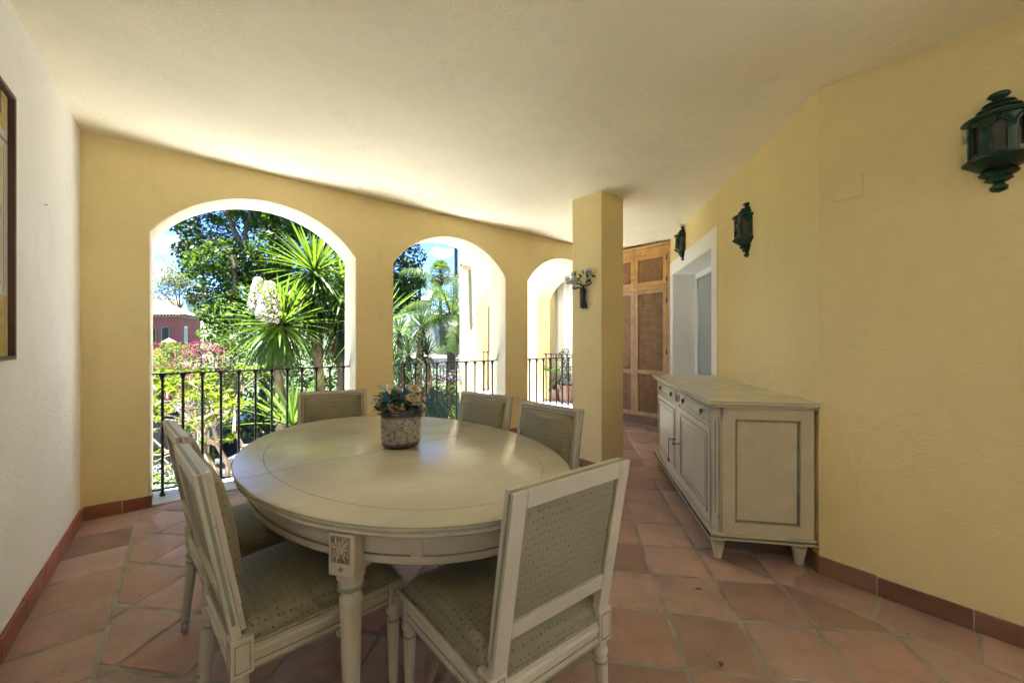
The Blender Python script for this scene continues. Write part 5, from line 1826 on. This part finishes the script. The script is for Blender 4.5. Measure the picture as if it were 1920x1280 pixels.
M_OLIVE = leafmat('grey_green_leaf', (.10, .13, .06), (.17, .19, .10), .35, .5)
tree('pale_tree', 'sparse grey green tree against the sky left of the fig tree', 335, 532, 38, 2.3, M_OLIVE, .20, 30, 150, .9)
tree('pale_tree', 'small olive green tree beside the wing corner above the feather palm', 850, 520, 33, 1.4, M_OLIVE, .13, 14, 160)
tree('garden_tree', 'round green bush in front of the far white house, left arch', 318, 572, 48, 1.2, M_BUSH, .16, 10, 130)
tree('garden_tree', 'distant green tree between the fan palms', 805, 545, 55, 2.4, M_BUSH, .22, 14, 90)
tree('garden_tree', 'distant dark tree at the foot of the leftmost fan palm', 770, 560, 52, 2.6, M_DSH, .22, 14, 90)
tree('garden_tree', 'low far tree under the fig beside the white houses', 372, 585, 45, 1.3, M_BUSH, .17, 12, 110)
x, y = at(300, 44)
shrub('bougainvillea', 'far purple bougainvillea above the red house roof', (x, y, ground_z(x, y)), [(*spot(300, 560, 44), .9), (*spot(290, 570, 44), 1.0), (*spot(312, 572, 44), .8), (*spot(280, 560, 44), 1)], 130, .2, M_BUSH, flowers=(M_PURP, (0, 0, 3), 70, .2))

# ------------------------------------------------------------------ red house, far white houses
M_RED = plaster('red_house_plaster', (.34, .10, .085), bump=.2)
M_RTILE = pbr('weathered_roof_tile', (.13, .105, .085), .85, .35, 3, .5, 12, streak=((.25, .18, .13), (5, 5, 5), .6))
M_SUR = pbr('cream_window_surround', (.30, .23, .14), .7, .1)
M_WINGL = pbr('dark_window_glass', (.02, .025, .035), .15, .3, 2)
A = Vector((*at(339, 30), 0)); Bp = Vector((*at(376, 34.9), 0)); L0 = Vector((*at(180, 30.0), 0))
ez = zat(594, 30)
rh = thing('red_house', 'red plastered house with pale barrel tile roof behind the garden', 'house', (A.x, A.y, 0))
e1 = (L0 - A); e2 = (Bp - A)
pl = [(0, 0), (e2.x, e2.y), (e1.x + e2.x, e1.y + e2.y), (e1.x, e1.y)]
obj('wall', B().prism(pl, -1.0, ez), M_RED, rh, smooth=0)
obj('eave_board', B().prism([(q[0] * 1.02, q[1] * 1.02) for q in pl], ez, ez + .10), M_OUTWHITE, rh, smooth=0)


def barrel_roof(parent, p0, p1, ridge0, ridge1, pitch=.24, r_=.085):
    """rows of half round tiles from eave p0-p1 up to the ridge"""
    n = max(2, int((p1 - p0).length / pitch)); bb = B()
    bb.add([p0, p1, ridge1, ridge0], [(0, 1, 2, 3)])
    for i in range(n + 1):
        t = i / n
        a = p0.lerp(p1, t)
        full = ridge0.lerp(ridge1, t)
        for s in range(8):
            q0 = a.lerp(full, s / 8); q1 = a.lerp(full, (s + 1) / 8 + .01)
            bb.tube([q0 + Vector((0, 0, .03)), q1 + Vector((0, 0, .0))], [r_ * 1.1, r_ * .85], 6)
    o = obj('roof', bb, M_RTILE, parent)
    return tag(o, kind='stuff')


hgt = zat(566, 33) - ez
ov = 1.03
P0 = Vector((e1.x * ov, e1.y * ov, ez + .1)); P1 = Vector((0, 0, ez + .1)) - (e1.normalized() + e2.normalized()) * .35; P2 = Vector((e2.x * 1.05, e2.y * 1.05, ez + .1)) - e1.normalized() * .35
P0 = P0 - e2.normalized() * .35
rc = e2 * .5
K0 = Vector((e1.x + rc.x, e1.y + rc.y, ez + .1 + hgt)); K1 = Vector((e1.x * .42 + rc.x, e1.y * .42 + rc.y, ez + .1 + hgt))
barrel_roof(rh, P0, P1, K0, K1)
barrel_roof(rh, P1, P2, K1, K1 + e2 * .05)
f1 = e1.normalized(); n1 = Vector((f1.y, -f1.x, 0))
if n1.dot(Vector((A.x, A.y, 0))) > 0: n1 = -n1
zb, zt_ = zat(641, 30), zat(617, 30)
for px0, px1 in ((305, 318), (281, 293), (250, 263)):
    xa = Vector((*at(px0, 30), 0)) - A; xb = Vector((*at(px1, 30), 0)) - A
    w = (xb - xa).length; c = xa.lerp(xb, .5)
    Mx = Matrix.Translation(c + n1 * .02) @ Matrix.Rotation(math.atan2(f1.y, f1.x), 4, 'Z')
    def arched(bb, w_, z0, z1, y0, y1):
        pts = [(-w_ / 2, z0), (w_ / 2, z0)] + [(w_ / 2 * math.cos(a_), z1 + w_ / 2 * .6 * math.sin(a_)) for a_ in np.linspace(0, math.pi, 9)]
        n_ = len(pts)
        bb.add([(x_, y0, z_) for x_, z_ in pts] + [(x_, y1, z_) for x_, z_ in pts], [tuple(range(n_)), tuple(range(2 * n_ - 1, n_ - 1, -1))] + [(i_, (i_ + 1) % n_, n_ + (i_ + 1) % n_, n_ + i_) for i_ in range(n_)], Mx)
        return bb
    wo = obj('window', arched(B(), w * 1.25, zb - .1, zt_, -.05, .05), M_SUR, rh, smooth=0)
    obj('pane', arched(B(), w * .9, zb + .02, zt_, -.075, .075), M_WINGL, wo, smooth=0)
    q = B()
    for s in (-.3, -.1, .1, .3): q.box(s * w - .012, s * w + .012, -.10, .10, zb, zt_ + .1, Mx)
    obj('grille', q, M_IRON, wo, smooth=0)
f2 = e2.normalized()
Mx = Matrix.Translation(Vector((0, 0, 0)) + e2 * .2) @ Matrix.Rotation(math.atan2(f2.y, f2.x), 4, 'Z')
wo = obj('window', B().box(-.32, .32, -.06, .06, zb - .1, zt_ + .25, Mx), M_PAINTW, rh, smooth=0)
obj('pane', B().box(-.17, .17, -.08, .08, zb + .02, zt_ + .12, Mx), M_WINGL, wo, smooth=0)
M_PCAP = pbr('pinkish_cap_stone', (.14, .07, .055), .8, .15)
# red boundary fence with capped pillar
A2 = at(180, 26); B2 = at(332, 26)
rfn = thing('boundary_fence', 'red picket boundary fence with capped pillar before the red house', 'fence', (B2[0], B2[1], 0))
dx, dy = A2[0] - B2[0], A2[1] - B2[1]; L = math.hypot(dx, dy); Mx = Matrix.Rotation(math.atan2(dy, dx), 4, 'Z')
obj('low_wall', B().box(0, L, -.1, .1, -1.0, zat(656, 26), Mx), M_RED, rfn, smooth=0)
obj('rail', B().box(0, L, -.03, .03, zat(645, 26), zat(643.5, 26), Mx), M_RED, rfn, smooth=0)
for i in range(int(L / .22)):
    obj('picket', B().box(i * .22, i * .22 + .07, -.02, .02, zat(656, 26), zat(645, 26), Mx), M_RED, rfn, smooth=0)
s = L * (332 - 317) / (332 - 180)
b = B().box(s - .22, s + .22, -.22, .22, -1, zat(641, 26), Mx)
obj('pillar', b, M_RED, rfn, smooth=0)
zc = zat(641, 26)
obj('pillar_cap', B().add([(s - .3, -.3, zc), (s + .3, -.3, zc), (s + .3, .3, zc), (s - .3, .3, zc), (s, 0, zc + .28)], [(0, 1, 2, 3), (0, 1, 4), (1, 2, 4), (2, 3, 4), (3, 0, 4)], Mx), M_PCAP, rfn, smooth=0)
# low red garden wall seen through the shrub
A3 = Vector((*at(200, 13.8), 0)); B3 = Vector((*at(455, 13.8), 0))
obj_w = B().prism([(A3.x, A3.y), (B3.x, B3.y), (B3.x - .1, B3.y + .3), (A3.x - .1, A3.y + .3)], -2.0, zat(690, 13.8))
tag(obj('garden_wall', obj_w, M_RED, smooth=0), 'low red garden wall glimpsed through the lime leaved shrub', 'wall')


def far_house(name, label, px0, px1, k, ytop, ybot, depth, roof, wins=()):
    a = Vector((*at(px0, k), 0)); c = Vector((*at(px1, k), 0)); e = c - a; back = Vector((a.x, a.y, 0)).normalized() * depth
    z1 = zat(ytop, k); z0 = min(zat(ybot, k), ground_z(a.x, a.y) - .5, ground_z(c.x, c.y) - .5)
    t = thing(name, label, 'house', (a.x, a.y, z0))
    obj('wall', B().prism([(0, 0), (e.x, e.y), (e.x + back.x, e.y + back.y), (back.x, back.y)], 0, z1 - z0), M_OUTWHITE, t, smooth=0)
    rz_ = z1 - z0
    v = [(-e.x * .03 - back.x * .05, -e.y * .03 - back.y * .05, rz_), (e.x * 1.03 - back.x * .05, e.y * 1.03 - back.y * .05, rz_), (e.x * 1.03 + back.x, e.y * 1.03 + back.y, rz_), (-e.x * .03 + back.x, -e.y * .03 + back.y, rz_)]
    v += [(x_, y_, z_ + .12) for x_, y_, z_ in v]
    m0 = Vector((back.x * .5, back.y * .5, rz_ + .12 + roof)); m1 = m0 + e
    v += [tuple(m0), tuple(m1)]
    f_ = [(0, 1, 2, 3), (0, 1, 5, 4), (1, 2, 6, 5), (2, 3, 7, 6), (3, 0, 4, 7), (4, 5, 9, 8), (6, 7, 8, 9), (5, 6, 9), (7, 4, 8)]
    obj('roof', B().add(v, f_), M_RTILE, t, smooth=0)
    ang = math.atan2(e.y, e.x)
    for (x0, x1, y0, y1) in wins:
        q0 = Vector((*at(x0, k), 0)) - a; q1 = Vector((*at(x1, k), 0)) - a; w = (q1 - q0).length
        Mx_ = Matrix.Translation(q0 + Vector((0, 0, zat(y1, k) - z0))) @ Matrix.Rotation(ang, 4, 'Z'); hh = zat(y0, k) - zat(y1, k)
        wo_ = obj('window', B().ring((-.1, w + .1), (-.1, hh + .1), (0, w), (0, hh), -.05, .04, Mx_), M_OUTWHITE, t, smooth=0)
        obj('pane', B().box(0, w, -.02, .02, 0, hh, Mx_), M_SHUT, wo_, smooth=0)
    return t


M_SHUT = pbr('grey_shuttered_glass', (.30, .32, .36), .4, .1)
far_house('white_house', 'white house with grey roof edge left of the fig tree', 348, 392, 60, 553, 595, 6, .5, ((372, 376, 552, 575),))
far_house('white_house', 'farthest white gabled house under the sparse tree', 310, 342, 72, 572, 595, 8, 1.6, ((318, 322, 576, 583),))
far_house('white_house', 'long white house with shuttered windows behind the feather palm', 811, 905, 36, 592, 672, 8, .5, ((823, 836, 639, 648), (857, 862, 598, 617), (857, 866, 639, 648)))
far_house('white_house', 'white house on the slope left of the feather palm', 772, 806, 46, 565, 640, 7, .9, ((780, 786, 585, 597),))
# outside stair between the white houses
st = B()
for i in range(9):
    x0 = 800 + i * 1.6
    a = Vector((*at(x0, 37.5), 0)); c = Vector((*at(x0 + 1.6, 37.5), 0))
    st.prism([(a.x, a.y), (c.x, c.y), (c.x - 1, c.y + 1.2), (a.x - 1, a.y + 1.2)], -1, zat(640 - i * 4, 37.5))
tag(obj('outside_stair', st, M_OUTWHITE, smooth=0), 'white outside stair beside the long white house', 'stair')
# clipped hedge, drive, flower bed and white balustrade
x, y = at(840, 31)
shrub('clipped_hedge', 'clipped green hedge along the foot of the long white house', (x, y, ground_z(x, y)), [(*spot(px, 656, 31), .42) for px in range(812, 880, 6)], 260, .11, M_BUSH, stems=2)
x, y = at(835, 24)
shrub('flower_bed', 'low flowering bed behind the white balustrade', (x, y, ground_z(x, y)), [(*spot(px, 679 + (px % 3), 24), .28) for px in range(796, 870, 6)], 420, .09, M_BOUG, flowers=(M_PURP, (1, 4, 6, 9), 30, .09), stems=2)
tag(obj('side_road', B().prism([at(770, 25.5), at(900, 25.5), at(900, 30.2), at(770, 30.2)], -1.5, zat(668, 28)), pbr('pale_concrete', (.16, .155, .15), .8, .1), smooth=0), 'pale concrete side road below the white house', 'road', kind='structure')
a = at(785, 20.5); c = at(875, 20.5); dx, dy = c[0] - a[0], c[1] - a[1]; L = math.hypot(dx, dy)
bl = thing('balustrade', 'white balustrade beyond the flowering hedge', 'balustrade', (a[0], a[1], zat(708, 20.5)), math.atan2(dy, dx))
hb = zat(680, 20.5) - zat(708, 20.5)
obj('top_rail', B().box(0, L, -.09, .09, hb - .1, hb), M_OUTWHITE, bl, bevel=.01); obj('base', B().box(0, L, -.09, .09, -1.2, .08), M_OUTWHITE, bl, smooth=0)
ld = None
for i in range(int(L / .17)):
    if ld is None:
        o = obj('baluster', B().lathe([(.045, .08), (.045, .12), (.03, .16), (.06, .30), (.035, .48), (.045, hb - .15), (.045, hb - .1)], 8), M_OUTWHITE, bl); ld = o.data
    else:
        o = bpy.data.objects.new('baluster', ld); C.objects.link(o); o.parent = bl
    o.location = (.1 + i * .17, 0, 0)

# ------------------------------------------------------------------ black fence, post and parked car
a = Vector((*at(180, 9.0), 0)); c = Vector((*at(372, 9.0), 0)); e = c - a; L = e.length
ff = thing('black_fence', 'black perforated metal fence in front of the parked car', 'fence', (a.x, a.y, 0), math.atan2(e.y, e.x))
zt0, zb0 = zat(787, 9), zat(862, 9)
obj('frame', B().box(0, L, -.02, .02, zt0 - .04, zt0).box(0, L, -.02, .02, zb0, zb0 + .04), M_IRON, ff, smooth=0)
q = B()
s = .03
while s < L:
    q.box(s, s + .022, -.008, .008, zb0 + .04, zt0 - .04); s += .062
z_ = zb0 + .08
while z_ < zt0 - .05:
    q.box(0, L, -.006, .006, z_, z_ + .022); z_ += .062
tag(obj('mesh_panel', q, M_IRON, ff, smooth=0), kind='stuff')
for s in (0.02, L * .5, L - .03):
    obj('post', B().box(s - .03, s + .03, -.032, .032, -2, zt0 + .02), M_IRON, ff, smooth=0)
x, y = at(381, 9.1)
gp = thing('gate_pillar', 'beige plaster gate pillar at the end of the black fence', 'pillar', (x, y, -2))
obj('shaft', B().box(-.11, .11, -.11, .11, 0, zat(786, 9.1) + 2), M_REVEAL, gp, bevel=.01)
obj('cap', B().box(-.14, .14, -.14, .14, zat(786, 9.1) + 2.001, zat(780, 9.1) + 2), M_REVEAL, gp, bevel=.01)
x, y = at(305, 11.4)
M_CARP = pbr('dark_car_paint', (.015, .018, .03), .22, .2, 3, coat=1)
M_TYRE = pbr('tyre_rubber', (.015, .015, .015), .8)
M_RIM = pbr('alloy_rim', (.45, .45, .47), .3, .1, metal=.9)
car = thing('parked_car', 'dark parked car behind the black perforated fence', 'car', (x, y, -1.97), -YAW + R(8))
prof = [(-2.05, .35), (-2.08, .60), (-2.0, .82), (-1.25, .93), (-.62, 1.38), (-.2, 1.46), (.75, 1.45), (1.5, 1.20), (1.95, .98), (2.05, .70), (2.02, .35)]
v = []; n = len(prof)
for yy, sc_ in ((-.86, 0), (-.80, .02), (.80, .02), (.86, 0)):
    for x_, z_ in prof:
        in_ = (.16 if z_ > 1.0 else 0)
        v.append((x_, yy * (1 - in_), z_))
f = []
for r_ in range(3):
    for i in range(n):
        f.append((r_ * n + i, r_ * n + (i + 1) % n, (r_ + 1) * n + (i + 1) % n, (r_ + 1) * n + i))
f += [tuple(range(n)), tuple(range(4 * n - 1, 3 * n - 1, -1))]
obj('body', B().add(v, f), M_CARP, car, bevel=.04, seg=3)
for s_ in (-1, 1):
    for pts in ([(-1.05, .96), (-.55, 1.32), (-.12, 1.38), (-.12, .97)], [(-.04, .97), (-.04, 1.385), (.7, 1.37), (.95, 1.25), (.95, .99)]):
        yv = s_ * .80
        vv = [(x_, s_ * (.868 - .16 * .86 * (z_ > 1.0)) , z_) for x_, z_ in pts]
        vv2 = [(x_, y_ - s_ * .02, z_) for x_, y_, z_ in vv]
        k_ = len(vv)
        obj('window', B().add(vv + vv2, [tuple(range(k_)), tuple(range(2 * k_ - 1, k_ - 1, -1))] + [(i, (i + 1) % k_, k_ + (i + 1) % k_, k_ + i) for i in range(k_)]), M_WINGL, car, smooth=0)
    for x_ in (-1.3, 1.3):
        Mx = Matrix.Translation((x_, s_ * .80, .33)) @ Matrix.Rotation(R(90), 4, 'X')
        wh = obj('wheel', B().lathe([(.22, -.10), (.31, -.10), (.33, -.06), (.33, .06), (.31, .10), (.22, .10)], 24, cap=True, M=Mx), M_TYRE, car)
        obj('rim', B().lathe([(.05, -.105), (.20, -.103), (.20, .103), (.05, .105)], 16, M=Mx), M_RIM, wh)
    obj('headlight', B().box(-2.09, -2.0, s_ * .78 - .12, s_ * .78 + .06, .64, .76), M_RIM, car, bevel=.02)
obj('windscreen', B().add([(-1.2, -.68, .955), (-1.2, .68, .955), (-.66, .64, 1.365), (-.66, -.64, 1.365)], [(0, 1, 2, 3)]), M_WINGL, car, smooth=0, loc=(-.02, 0, .012))

# ------------------------------------------------------------------ planters with vines inside the wing arch
for i, (y_, r_, h_, lab) in enumerate(((5.52, .17, .36, 'terracotta planter with climbing vine behind the wing railing'), (5.80, .14, .26, 'smaller terracotta planter left of the vine planter'))):
    pt = thing('planter', lab, 'planter', (5.98 - .02 * i, y_, .002))
    obj('pot', B().lathe([(r_ * .68, 0), (r_ * .72, .02), (r_ * .95, h_ - .06), (r_ * 1.05, h_ - .06), (r_ * 1.06, h_), (r_ * .92, h_), (r_ * .9, h_ - .05), (0, h_ - .05)], 24, cap=False), M_POT, pt)
    obj('saucer', B().lathe([(r_, .001), (r_ * 1.12, .03), (r_ * 1.08, .03), (r_ * .9, .012), (0, .012)], 24, cap=False), M_POT, pt)
    if i == 0:
        clv = [(-.02 + rt.gauss(0, .06), rt.gauss(0, .08), h_ + .05 + .07 * k_, .085) for k_ in range(10)] + [(-.28, .05 + .06 * k_, .68 + rt.uniform(-.03, .03), .06) for k_ in range(-2, 9)]
        foliage('vine', clv, 7000, .045, M_LEAFB, pt, rg)
        obj('stem', B().tube([(0, 0, h_ - .06), (-.05, .03, .6), (-.2, .05, .7), (-.28, .4, .68)], .006, 6), M_PALE, pt)
    else:
        foliage('plant', [(0, 0, h_ + .1, .14)], 4000, .05, M_LEAFB, pt, rg)
